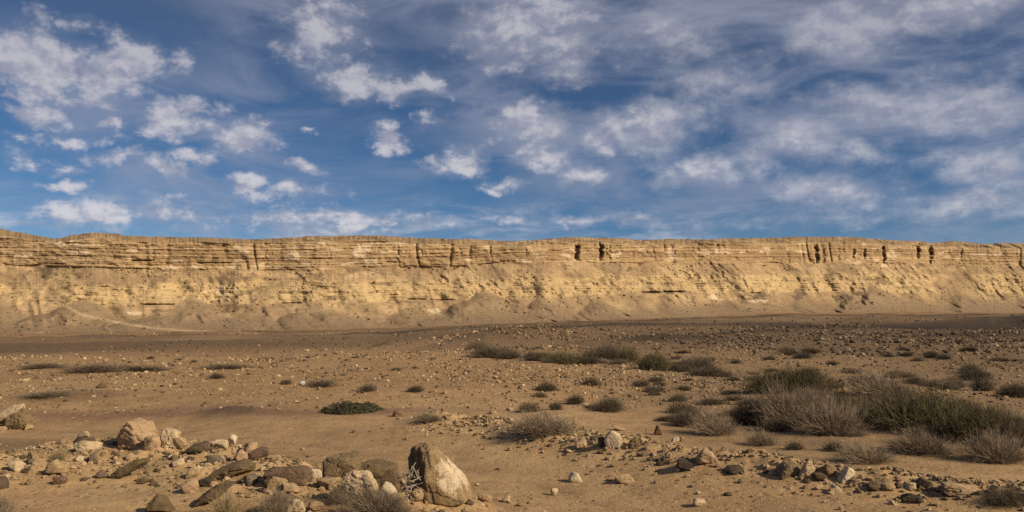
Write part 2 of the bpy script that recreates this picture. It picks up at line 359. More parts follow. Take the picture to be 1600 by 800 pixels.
def build_ground():
    r1 = np.concatenate([np.array([0.4, 0.9, 1.5, 2.2, 3.0, 3.9, 4.8, 5.6]), F * EYE / (np.arange(1000, 513, -1.25) - 500.0),
                         231.0 * (1700 / 231.0) ** np.linspace(0, 1, 80), np.array([2200, 3000, 4500, 7000, 9000.])])
    a1 = np.radians(np.concatenate([np.linspace(-180, -46, 70, endpoint=False), np.linspace(-46, 46, 720), np.linspace(46, 180, 71)[1:-1]]))
    R, A = np.meshgrid(r1, a1, indexing='ij')
    x = R * np.sin(A); y = R * np.cos(A)
    z = H(x, y)
    nr, na = R.shape
    v = np.stack([x, y, z], -1).reshape(-1, 3)
    i = np.arange(nr - 1)[:, None] * na; j = np.arange(na)[None]; j2 = (j + 1) % na
    f = np.stack([i + j, i + na + j, i + na + j2, i + j2], -1).reshape(-1, 4)[:, ::-1]
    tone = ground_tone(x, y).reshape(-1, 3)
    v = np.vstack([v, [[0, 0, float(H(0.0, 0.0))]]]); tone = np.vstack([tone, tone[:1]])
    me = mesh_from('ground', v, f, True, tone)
    # close the middle under the camera
    bm = bmesh.new(); bm.from_mesh(me); bm.verts.ensure_lookup_table()
    c0 = bm.verts[len(v) - 1]
    for k in range(na):
        fc = bm.faces.new((c0, bm.verts[(k + 1) % na], bm.verts[k])); fc.smooth = True
    bm.normal_update(); bm.to_mesh(me); bm.free()
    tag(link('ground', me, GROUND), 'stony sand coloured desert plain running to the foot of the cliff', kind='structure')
build_ground()

# ------------------------------------------------------------------ the cliff
def curve(pts):
    p = np.array(pts, float); return lambda x: np.interp(x, p[:, 0], p[:, 1])
Y_TOP = curve([(-500,352),(-100,354),(0,358),(40,364),(70,369),(88,372),(100,370),(140,364),(170,365),(220,370),(300,371),(400,374),(470,370),(560,367),(640,371),(740,374),(810,377),(860,373),(900,371),(940,371),(1000,375),(1060,373),(1120,374),(1200,371),(1310,370),(1400,375),(1460,379),(1490,377),(1540,381),(1570,379),(1600,381),(2100,384)])
Y_SB = curve([(-500,412),(0,412),(200,419),(400,421),(520,420),(600,419),(700,416),(800,410),(900,409),(1000,410),(1200,411),(1300,411),(1400,411),(1600,414),(2100,416)])
Y_B0 = curve([(-500,448),(0,448),(200,446),(400,440),(600,440),(800,436),(1000,430),(1200,428),(1400,428),(1600,430),(2100,430)])
Y_B1 = curve([(-500,478),(0,478),(200,477),(400,474),(600,470),(800,468),(1000,458),(1200,458),(1400,456),(1600,460),(2100,460)])
Y_FT = curve([(-500,528),(0,524),(200,520),(400,517),(600,513),(700,510),(800,507),(900,503),(1000,497),(1200,491),(1400,489),(1600,488),(2100,488)])
D_FT = curve([(-500,820),(0,880),(400,950),(800,1040),(1200,1230),(1600,1430),(2100,1650)])
CLEFTS = [(415,388,413,1.5,6),(516,388,402,2,6),(591,382,396,2,5),(623,380,419,2.5,9),(659,385,401,2,6),(718,384,403,2.5,8),(767,382,402,2,6),
 (822,383,402,2,5),(900,380,408,7,20),(938,379,408,6,20),(948,378,405,2,8),(953,380,410,2.5,9),(970,388,402,2,6),(990,388,401,3,7),(1010,388,398,2,8),(1021,387,402,2.5,10),
 (1056,388,402,2,6),(1165,386,396,2,7),(1192,388,400,2,6),(1275,381,411,6,20),(1287,385,400,3,8),(1310,386,399,3,10),(1332,390,403,4,12),(1351,390,404,3.5,12),(1368,388,400,2,7),(1381,382,410,4,14),(1424,384,408,2,6),(1433,380,407,5,18),
 (1452,383,410,8,20),(1502,388,408,3,10),(240,391,408,2,5),(178,395,410,2,4),(330,385,405,2,5),(465,388,404,2,5)]
CONES = [(498,466,27.0),(758,450,28.0),(1356,440,29.0),(1130,462,25.0),(1035,463,25.0),(300,458,27.0),(135,462,26.0),(640,474,24.0),(930,464,24.0),(1240,460,26.0),(1490,450,25.0),(1590,462,25.0),(10,462,25.0),(395,478,25.0),(845,462,26.0)]
BLOCKS = []
def build_cliff():
    cols = np.concatenate([np.linspace(-480, -40, 90, endpoint=False), np.linspace(-40, 1640, 1500), np.linspace(1640, 2080, 91)[1:]])
    nrow = 210
    t = np.linspace(0, 1, nrow)
    yt = Y_TOP(cols) + 1.3 * fbm(cols * 0.035, cols * 0, oct=4, seed=61) + 0.7 * np.round(1.6 * fbm(cols * 0.09, cols * 0 + 4, oct=3, seed=60)) / 1.6 + 0.5 * vnoise(cols * 0.45, cols * 0, seed=59); yf = Y_FT(cols) + 15
    PX = np.repeat(cols[None], nrow, 0); PY = yf + (yt - yf) * t[:, None]
    ysb = Y_SB(PX) + 2.5 * fbm(PX * 0.03, PX * 0, oct=3, seed=62); yst = Y_TOP(PX) + 8 + 1.5 * vnoise(PX * 0.02, PX * 0, seed=63)
    yb0 = Y_B0(PX) + 5 * fbm(PX * 0.02, PX * 0, oct=3, seed=64); yb1 = Y_B1(PX) + 4 * fbm(PX * 0.022, PX * 0 + 3, oct=3, seed=65); yft = Y_FT(PX)
    s = PY - Y_SB(PX)                                            # height within the beds
    bed = fbm(PX * 0.004, s * 0.42, oct=3, seed=66, gain=0.7)
    bedf = vnoise(PX * 0.012, s * 0.95, seed=67)
    scarp = sstep(1.0, -1.0, PY - ysb) * sstep(-1.2, 1.2, PY - yst)
    patch = fbm(PX * 0.012, PY * 0.02, oct=3, seed=68)           # where talus hides the lower beds
    lower = sstep(-3, 2, PY - yb0) * sstep(2, -2, PY - yb1) * sstep(-0.30, 0.15, patch + 0.25)
    foot = sstep(yft - 30, yft - 1, PY)
    ang = np.full(PX.shape, 40.0)
    ang = lerp(ang, 44, sstep(-4, 8, PY - yb1)); ang = lerp(ang, 12, foot)
    ang = lerp(ang, 58.0, lower * 0.8); ang = lerp(ang, 81.0, scarp)
    ang = lerp(ang, 24.0, sstep(1.2, -1.2, PY - yst))
    T = np.tan(np.radians(ang)); Xr, Zr = raydir(PX, PY)
    dep = np.empty(PX.shape); dep[0] = D_FT(cols)
    for i in range(nrow - 1):
        T_ = np.maximum(T[i + 1], 0.16)
        dep[i + 1] = dep[i] * (1 - Zr[i] / T_) / (1 - Zr[i + 1] / T_)
    g = np.exp(-(np.arange(-45, 46) / 18.0) ** 2); g /= g.sum()
    dep = np.stack([np.convolve(np.pad(r, 45, mode='edge'), g, mode='valid') for r in dep])
    up = sstep(yft + 2, yft - 25, PY)
    # bays and buttresses, gullies, joints, ledges, rough faces
    u = PX * dep / F; vz = (500 - PY) * 0.8
    bay = 13 * fbm(u * 0.007, vz * 0.006, oct=2, seed=71)
    wob = 14 * fbm(u * 0.012, vz * 0.02, oct=2, seed=78)
    slope_ = 13 * fbm(u * 0.018, vz * 0.022, oct=4, seed=72, gain=0.58) + 8.0 * np.abs(fbm((u + 2.2 * wob) * 0.022, vz * 0.014, oct=3, seed=79)) * sstep(-0.3, 0.3, fbm(u * 0.008, vz * 0.012, oct=2, seed=80))
    cn = np.abs(fbm((u + 0.3 * wob) * 0.032, vz * 0.010, oct=2, seed=73)); col_ = 4.5 * sstep(0.20, 0.0, cn) * sstep(-0.15, 0.25, fbm(u * 0.006, vz * 0.01, oct=2, seed=70) + 0.0002 * (PX - 600))
    rough = 3.0 * fbm(u * 0.10, vz * 0.22, oct=4, seed=74, gain=0.6)
    spotty = sstep(-0.05, 0.35, fbm(u * 0.014, vz * 0.03, oct=2, seed=76))
    debris = 4.2 * np.maximum(fbm(u * 0.13, vz * 0.20, oct=3, seed=75, gain=0.65), -0.1)
    beds_ = np.maximum(scarp, lower * (0.55 + 0.45 * sstep(-0.2, 0.3, patch)))
    left = sstep(520, 200, PX)                                   # thin ledges all down the face at the left end
    beds_ = np.maximum(beds_, 0.7 * left * sstep(Y_SB(PX) + 12, Y_SB(PX) + 2, PY) * sstep(-1, 2, PY - yst))
    brk = sstep(-0.35, 0.25, fbm(u * 0.03, vz * 0.05, oct=3, seed=69)); ledge = 1.7 * sstep(0.14, -0.14, bed) * brk + 1.0 * sstep(0.2, -0.2, bedf) * (1.2 - 0.7 * brk)
    d = dep + bay * up + slope_ * up * (1 - 0.85 * scarp) + col_ * scarp * (1 - 0.5 * left) + rough * (0.3 + 0.5 * beds_) * up - debris * up * (1 - scarp) * spotty + ledge * beds_
    for (cx, y0, y1, w, A) in CLEFTS:
        cxx = cx + 2.2 * vnoise(PY * 0.22 + cx, PY * 0, seed=8); w = w * 0.9; A = A * (1.15 if w > 3 else 0.5)
        e = PX - cxx
        prof = np.where(e < 0, sstep(-w * 0.6 - 1.0, -w * 0.2, e), sstep(w * 1.0 + 0.6, w * 0.25, e))
        d = d + 0.62 * A * prof * sstep(y0 - 2, y0 + 5, PY + 2.5 * vnoise(PX * 0.3, PX * 0, seed=int(cx))) * sstep(y1 + 3, y1 - 5, PY + 3 * vnoise(PX * 0.3, PX * 0 + 5, seed=int(cx))) * (0.85 + 0.5 * vnoise(PY * 0.35, PX * 0.2, seed=int(cx) + 1))
    # dark overhangs under single hard beds
    for (x0, x1, yc, A) in [(205,237,406.5,7),(222,272,475,8),(636,665,467,5),(672,710,468,5),(1002,1030,456,9),(1036,1070,455,8),(1170,1190,457,6),(440,470,473,5),(60,100,412,4),(310,360,410,3),(855,880,391,3),(480,520,404,3),(600,622,409,4)]:
        d = d + A * sstep(x0 - 3, x0 + 4, PX) * sstep(x1 + 3, x1 - 4, PX) * np.where(PY > yc, sstep(yc + 2.6, yc + 0.6, PY), sstep(yc - 0.9, yc, PY))
    # talus cones leaning on the face
    cone = np.zeros(PX.shape); zc = EYE + Zr * d; x_ = Xr * d
    for (ax, ay, sl) in CONES:
        k = np.argmin(np.abs(cols - ax)); r_ = np.argmin(np.abs(PY[:, k] - ay))
        ad = d[r_, k] + 4; az_ = zc[r_, k]; axw = Xr[r_, k] * ad
        rad = 1 + 0.30 * fbm(u * 0.022, PY * 0.03, oct=3, seed=int(ax)); dc = d
        for _ in range(3):
            dzz = np.maximum(az_ - (EYE + Zr * dc), 0); run = (dzz / math.tan(math.radians(sl + 9)) + 0.024 * dzz ** 2) * rad
            ins = run ** 2 - (Xr * dc - axw) ** 2
            dc = ad - np.sqrt(np.maximum(ins, 0))
        rill = np.arctan2(Xr * dc - axw, ad - dc + 1.0)
        dc = dc + 1.6 * fbm(u * 0.07, vz * 0.09, oct=4, seed=77, gain=0.6) + 0.9 * np.abs(fbm(rill * 5.0 + ax, run * 0.012, oct=3, seed=int(ax) + 2)) * sstep(4, 30, run); dc = np.where(ins > 0, np.maximum(dc, d - 20), 1e9)
        kk = 9.0; hh_ = np.clip(0.5 + 0.5 * (d - dc) / kk, 0, 1)                  # blend the cone into the face
        d = lerp(d, dc, hh_) - kk * hh_ * (1 - hh_) * 0.5; cone = np.maximum(cone, hh_)
    Xw, Zw = Xr * d, EYE + Zr * d
    # rock colour, with some cloud and overhang shade put into it
    n = fbm(u * 0.02, PY * 0.06, oct=4, seed=81); n2 = fbm(u * 0.07, PY * 0.25, oct=3, seed=82); beds = fbm(u * 0.003, s * 0.55, oct=3, seed=83, gain=0.8)
    c = np.empty(PX.shape + (3,)); c[:] = (0.375, 0.262, 0.142)
    c = mixrgb(c, (0.47, 0.34, 0.19), sstep(0.0, 0.45, n) * 0.8)
    c = mixrgb(c, (0.265, 0.183, 0.105), sstep(0.0, 0.45, -n) * 0.8)
    c = mixrgb(c, (0.33, 0.222, 0.118), scarp * 0.45)
    c = mixrgb(c, (0.50, 0.36, 0.20), scarp * sstep(0.05, 0.45, beds) * 0.75)
    c = mixrgb(c, (0.225, 0.148, 0.083), scarp * sstep(0.05, 0.4, -beds + 0.3 * n2) * 0.75)
    c = mixrgb(c, (0.60, 0.47, 0.32), scarp * sstep(0.30, 0.62, fbm(u * 0.03, PY * 0.16, oct=3, seed=84)) * 0.8)
    c = mixrgb(c, (0.50, 0.368, 0.19), lower * (1 - cone) * (0.45 + 0.5 * sstep(-0.3, 0.4, n2)))
    c = mixrgb(c, (0.25, 0.178, 0.108), cone * 0.85)
    c = mixrgb(c, (0.235, 0.168, 0.105), sstep(yft - 30, yft - 6, PY) * 0.85)  # darker scree, with cloud shade put into the foot tone
    cap = sstep(1.5, -2.0, PY - yst)
    c = mixrgb(c, (0.275, 0.188, 0.105), cap * (0.5 + 0.5 * sstep(-0.2, 0.3, n2)))
    c = mixrgb(c, (0.15, 0.10, 0.06), cap * sstep(0.08, 0.4, fbm(u * 0.09, PY * 0.5, oct=3, seed=85)) * 0.8)
    c = mixrgb(c, (0.14, 0.098, 0.062), (1 - scarp) * (1 - cone) * up * sstep(0.16, 0.5, fbm(u * 0.06, PY * 0.14, oct=4, seed=86)) * 0.65)
    c = mixrgb(c, (0.25, 0.175, 0.105), (1 - scarp) * (1 - 0.6 * lower) * up * sstep(-0.1, 0.35, fbm((u + 2 * wob) * 0.014, vz * 0.016, oct=4, seed=87)) * 0.7)
    def spot(cx, cy, rx, ry, colr, k):
        nonlocal c
        e = 1 - np.hypot((PX - cx) / rx, (PY - cy) / ry) + 0.9 * n2
        c = mixrgb(c, colr, sstep(0.0, 0.35, e) * k)
    for p in [(125,394,24,4),(205,393,10,4),(16,386,6,2.5),(302,417,9,4),(265,418,14,3),(365,418,10,2.5),(92,380,8,5),(458,398,14,10),(1110,394,30,4),(1115,466,10,5),(1335,395,4,7),(1395,400,9,9),(1380,415,5,2),(1540,397,30,3),(345,455,20,6),(1185,470,12,3),(210,490,14,4),(680,487,10,5),(565,392,16,10)]:
        spot(*p, (0.62, 0.49, 0.34), 0.75)
    for p in [(72,430,9,14),(78,422,5,9),(1248,460,10,9),(1345,458,6,9),(1190,462,8,6),(1320,466,16,6),(985,420,8,4),(1040,456,36,3)]:
        spot(*p, (0.115, 0.085, 0.058), 0.75)  # dark stains, plus painted shade at overhangs and on the ridge's left flank
    path = np.full(PX.shape, 1e9)
    for pl in ([(40,430),(62,455),(95,474),(128,492),(190,505),(235,512),(330,519)], [(40,478),(70,472),(95,474)], [(180,452),(190,470),(200,482)]):
        path = np.minimum(path, seg_dist(PX, PY * 1.0, pl))
    c = mixrgb(c, (0.44, 0.33, 0.20), sstep(3.0, 0.8, path + n2) * 0.7)
    # fallen blocks on the slopes
    sl_ = (1 - scarp) * sstep(1.0, 3.0, PY - yst) * (0.25 + 1.2 * sstep(0.0, 0.4, fbm(u * 0.012, vz * 0.02, oct=3, seed=88)) + 1.2 * sstep(8, 0, PY - ysb) * sstep(-1, 1, PY - ysb))
    sl_[:, (cols < -60) | (cols > 1660)] = 0; pr = (sl_ * d ** 0).ravel(); pick = RNG.choice(pr.size, 3000, replace=False, p=pr / pr.sum())
    BLOCKS.extend([Xw.ravel()[pick], d.ravel()[pick], Zw.ravel()[pick], c.reshape(-1, 3)[pick]])
    # plateau running back from the rim
    v = np.stack([Xw, d, Zw], -1); rows = [v[i] for i in range(nrow)]; tones = [c[i] for i in range(nrow)]
    for k, (back, dz_) in enumerate([(25, 0.6), (80, 0.0), (250, -3), (900, -8), (2500, -40)]):
        q = v[-1].copy(); sc = (d[-1] + back) / d[-1]; q[:, 0] *= sc; q[:, 1] = d[-1] + back; q[:, 2] += dz_
        rows.append(q); tones.append(c[-1])
    v = np.stack(rows); tone = np.stack(tones); nr, nc = v.shape[:2]
    i = np.arange(nr - 1)[:, None] * nc; j = np.arange(nc - 1)[None]
    f = np.stack([i + j, i + j + 1, i + nc + j + 1, i + nc + j], -1).reshape(-1, 4)
    o = link('cliff', mesh_from('cliff', v.reshape(-1, 3), f, True, tone.reshape(-1, 3)), CLIFF)
    tag(o, 'long golden stratified escarpment with talus slopes across the whole view', kind='structure')
build_cliff()

# ------------------------------------------------------------------ rocks
_ico = {}
def ico(n):
    if n not in _ico:
        bm = bmesh.new(); bmesh.ops.create_icosphere(bm, subdivisions=n, radius=1.0)
        bm.verts.ensure_lookup_table()
        _ico[n] = (np.array([v.co[:] for v in bm.verts]), np.array([[v.index for v in f.verts] for f in bm.faces])); bm.free()
    return _ico[n]
def poly_planes(pts, rng, tilt=0.35):
    """convex outline in the x-z plane (anticlockwise, within -1..1) -> half spaces"""
    pl = []
    for (x0, z0), (x1, z1) in zip(pts, pts[1:] + pts[:1]):
        n = np.array([z1 - z0, 0.0, -(x1 - x0)]); n /= np.linalg.norm(n)
        n[1] = rng.uniform(-tilt, tilt); nn = np.linalg.norm(n); pl.append((n / nn, max(0.12, (n[0] * x0 + n[2] * z0) / nn)))
    for sgn in (-1, 1):
        for _ in range(3):
            n = np.array([rng.uniform(-0.55, 0.55), sgn, rng.uniform(-0.45, 0.5)]); n /= np.linalg.norm(n); pl.append((n, rng.uniform(0.72, 0.98)))
    return pl
def rock_shape(seed, w, d, h, level=4, p=16, rough=0.06, outline=None, layered=0.0, planes=11):
    rng = np.random.default_rng(seed); dirs, faces = ico(level)
    if outline: pl = poly_planes(outline, rng)
    else:
        pl = []
        for k in range(planes):
            n = rng.normal(size=3); n /= np.linalg.norm(n); pl.append((n, rng.uniform(0.62, 1.0)))
        for n in ((1, 0, 0), (-1, 0, 0), (0, 1, 0), (0, -1, 0), (0, 0, 1), (0, 0, -1)):
            n = np.array(n, float) + rng.normal(size=3) * 0.18; n /= np.linalg.norm(n); pl.append((n, rng.uniform(0.86, 1.0)))
    acc_ = np.zeros(len(dirs))
    for n, dd in pl: acc_ += (np.maximum(dirs @ n, 0) / dd) ** p
    v = dirs * (acc_ ** (-1.0 / p))[:, None]
    for k in range(3):                                            # fit the box exactly
        lo, hi = v[:, k].min(), v[:, k].max(); v[:, k] = (v[:, k] - (lo + hi) / 2) / (hi - lo) * 2
    q = v * 1.0 + seed * 3.7
    r = rough * (1.3 * fbm(q[:, 0] * 1.6, q[:, 1] * 1.6, q[:, 2] * 1.6, oct=5, seed=seed, gain=0.62))
    r = r - rough * 1.3 * sstep(0.10, 0.0, np.abs(fbm(q[:, 0] * 1.3 + 5, q[:, 1] * 1.3, q[:, 2] * 1.7, oct=2, seed=seed + 3)))       # cracks
    r = r + rough * 0.8 * np.round(2.5 * fbm(q[:, 0] * 1.1 + 9, q[:, 1] * 1.1, q[:, 2] * 1.1, oct=2, seed=seed + 5)) / 2.5               # broken steps
    if layered: r = r + layered * vnoise(q[:, 0] * 7 + q[:, 2] * 1.2, q[:, 1] * 1.5, q[:, 2] * 0.8, seed=seed + 9)
    v = v * (1 + r)[:, None]
    v = v * np.array([w, d, h]) / 2
    v[:, 2] += h / 2
    return v, faces
TAN, PALE, BROWN, DARK = (0.40, 0.28, 0.155), (0.54, 0.41, 0.25), (0.235, 0.165, 0.09), (0.125, 0.088, 0.056)
PINK, PURP, SLATE, WHITE = (0.43, 0.295, 0.175), (0.15, 0.098, 0.068), (0.175, 0.135, 0.095), (0.62, 0.50, 0.34)
seed_n = [100]
def rock(bbox, label, colr, name='rock', level=4, p=16, rough=0.07, outline=None, depth=0.8, tiltx=0.0, roll=0.0, layered=0.0, group=None, sink=0.10, cat='rock'):
    x0, y0, x1, y1 = bbox; seed_n[0] += 1; s_ = seed_n[0]
    gx, gy, gz = place((x0 + x1) / 2, y1 - 0.06 * (y1 - y0))
    w = (x1 - x0) / F * gy; hh = (y1 - y0) / F * gy; dd = max(w, hh) * depth if outline is None else w * depth
    c_, s__ = abs(math.cos(roll)), abs(math.sin(roll))
    if abs(roll) > 0.01:                                          # shrink so that the tilted stone still fills its outline
        L = w / max(c_, 0.3); w, hh = L * 0.96, max(hh - L * 0.96 * s__, hh * 0.35) / max(c_, 0.3)
    v, f = rock_shape(s_, w, dd, hh * (1 + sink), level, p * 1.7, rough * 1.25, outline, layered)
    v[:, 2] -= hh * sink
    if abs(roll) > 0.01:
        zc = (v[:, 2].max() + v[:, 2].min()) / 2; x_ = v[:, 0].copy(); z_ = v[:, 2] - zc
        v[:, 0] = x_ * math.cos(roll) + z_ * math.sin(roll); v[:, 2] = -x_ * math.sin(roll) + z_ * math.cos(roll)
        v[:, 2] -= v[:, 2].min() + 0.04 * w
    me = mesh_from(name, v, f, True)
    o = link(name, me, ROCK, (gx * (1 + dd * 0.4 / gy), gy + dd * 0.4, min(gz, float(H(gx, gy + dd * 0.4))) if False else gz))
    o.color = tuple(colr) + (1,)
    return tag(o, label, cat, group, 'thing')

# the standing stone, with a layered crust peeling from its side
def standing_stone():
    gx, gy, gz = place(690, 787); k = gy / F
    ox = gx
    pts = [((x - 690) * k, (787 - y) * k) for x, y in ((652, 694), (643, 699), (637, 722), (646, 758), (664, 787), (700, 793), (731, 785), (727, 768), (715, 745), (699, 720), (682, 702), (668, 696))]
    cx, cz = np.mean([p[0] for p in pts]), np.mean([p[1] for p in pts])
    rng = np.random.default_rng(5); dirs, faces = ico(6)
    pl = []
    pp = [(x - cx, z - cz) for x, z in pts]
    for (a0, b0), (a1, b1) in zip(pp, pp[1:] + pp[:1]):
        n = np.array([-(b1 - b0), 0, (a1 - a0)]); n = -n / np.linalg.norm(n)
        if n[0] * a0 + n[2] * b0 < 0: n = -n
        n[1] = rng.uniform(-0.22, 0.05); nn = np.linalg.norm(n); pl.append((n / nn, (n[0] * a0 + n[2] * b0) / nn))
    T_ = 0.30
    for n, dd in (((0.30, -1, 0.22), T_ * 0.82), ((-0.95, -1, 0.10), T_ * 0.98), ((0.55, -1, 0.5), T_ * 1.02), ((0.1, 1, 0.35), T_), ((-0.3, 1, 0.2), T_), ((0.0, -1, -0.2), T_)):
        n = np.array(n, float); n /= np.linalg.norm(n); pl.append((n, dd))
    a = np.zeros(len(dirs))
    for n, dd in pl: a += (np.maximum(dirs @ n, 0) / dd) ** 44
    v = dirs * (a ** (-1 / 44))[:, None]
    nz = 0.020 * fbm(v[:, 0] * 5, v[:, 1] * 5, v[:, 2] * 5, oct=5, seed=4, gain=0.55)
    crust = sstep(0.0, -0.06, v[:, 0] + 0.16 * v[:, 2] + 0.02 + 0.05 * vnoise(v[:, 2] * 6, v[:, 1] * 3, seed=3))
    nz = nz + crust * (0.030 * vnoise((v[:, 0] + 0.22 * v[:, 2]) * 26, v[:, 1] * 14, v[:, 2] * 3.0, seed=6) + 0.018 * vnoise((v[:, 0] + 0.2 * v[:, 2]) * 60, v[:, 1] * 30, v[:, 2] * 7, seed=7))
    nz = nz + 0.022 * np.round(3 * fbm(v[:, 0] * 3.2 + 4, v[:, 1] * 3.2, v[:, 2] * 2.2, oct=3, seed=14)) / 3 - 0.02 * sstep(0.07, 0.0, np.abs(fbm(v[:, 0] * 3.0, v[:, 1] * 3.0 + 2, v[:, 2] * 1.6, oct=3, seed=15)))
    v = v * (1 + nz / np.linalg.norm(v, axis=1))[:, None]
    v[:, 0] += cx; v[:, 2] += cz
    X, Z = v[:, 0] / k + 690, 787 - v[:, 2] / k
    c = np.empty((len(v), 3)); c[:] = (0.335, 0.235, 0.125)
    c = mixrgb(c, (0.27, 0.185, 0.10), sstep(0, 0.4, fbm(v[:, 0] * 4, v[:, 1] * 4, v[:, 2] * 4, oct=4, seed=9)))
    e = 1 - np.hypot((X - 703 - (Z - 740) * 0.32) / 21, (Z - 742) / 34) + 1.0 * fbm(v[:, 0] * 9, v[:, 1] * 9, v[:, 2] * 9, oct=5, seed=10, gain=0.7)
    c = mixrgb(c, (0.66, 0.53, 0.36), sstep(0.05, 0.40, e) * 0.9)
    st = vnoise((v[:, 0] + 0.22 * v[:, 2]) * 30, v[:, 1] * 14, v[:, 2] * 3, seed=6)
    c = np.where(crust[:, None] > 0.01, mixrgb(c, (0.165, 0.118, 0.070), crust * (0.85 - 0.35 * st)), c)
    me = mesh_from('standing_stone', v, faces, True, c)
    o = link('standing_stone', me, TONED, (ox, gy + 0.16, gz - 0.02), 0, (1, 1, 0.94))
    tag(o, 'tall leaning brown boulder with a cream patch and dark layered side, beside the track', 'boulder')
standing_stone()

B = 'boulder'
slab = [(-1, -0.6), (0.1, -0.9), (0.95, -0.3), (1, 0.4), (0.5, 0.95), (-0.6, 0.6), (-1, 0.1)]
wedge = [(-1, -0.9), (1, -0.9), (0.9, -0.2), (0.35, 0.8), (-0.25, 1), (-0.85, 0.2)]
block = [(-0.95, -1), (0.95, -1), (1, 0.3), (0.7, 0.85), (-0.6, 1), (-1, 0.7)]
tri = [(-1, -1), (1, -1), (0.75, 0.1), (0.3, 0.95), (-0.1, 1), (-0.8, -0.2)]
# left edge, above the track
rock((12, 649, 48, 673), 'brown blocky boulder under the tilted pale slab at the left edge', BROWN, 'boulder', 5, 18, 0.08, block, 0.9, cat=B)
o = rock((-16, 628, 41, 668), 'long pale slab tilted up against the brown boulder at the left edge', PALE, 'rock_slab', 5, 16, 0.07, slab, 0.5, roll=-0.52, layered=0.03, cat='rock slab')
rock((37, 664, 51, 673), 'small tan stone at the foot of the boulder below the pale slab', TAN, 'stone', 4, cat='stone')
rock((-6, 668, 9, 679), 'small tan stone below the pale slab at the very left edge', TAN, 'stone', 4, cat='stone')
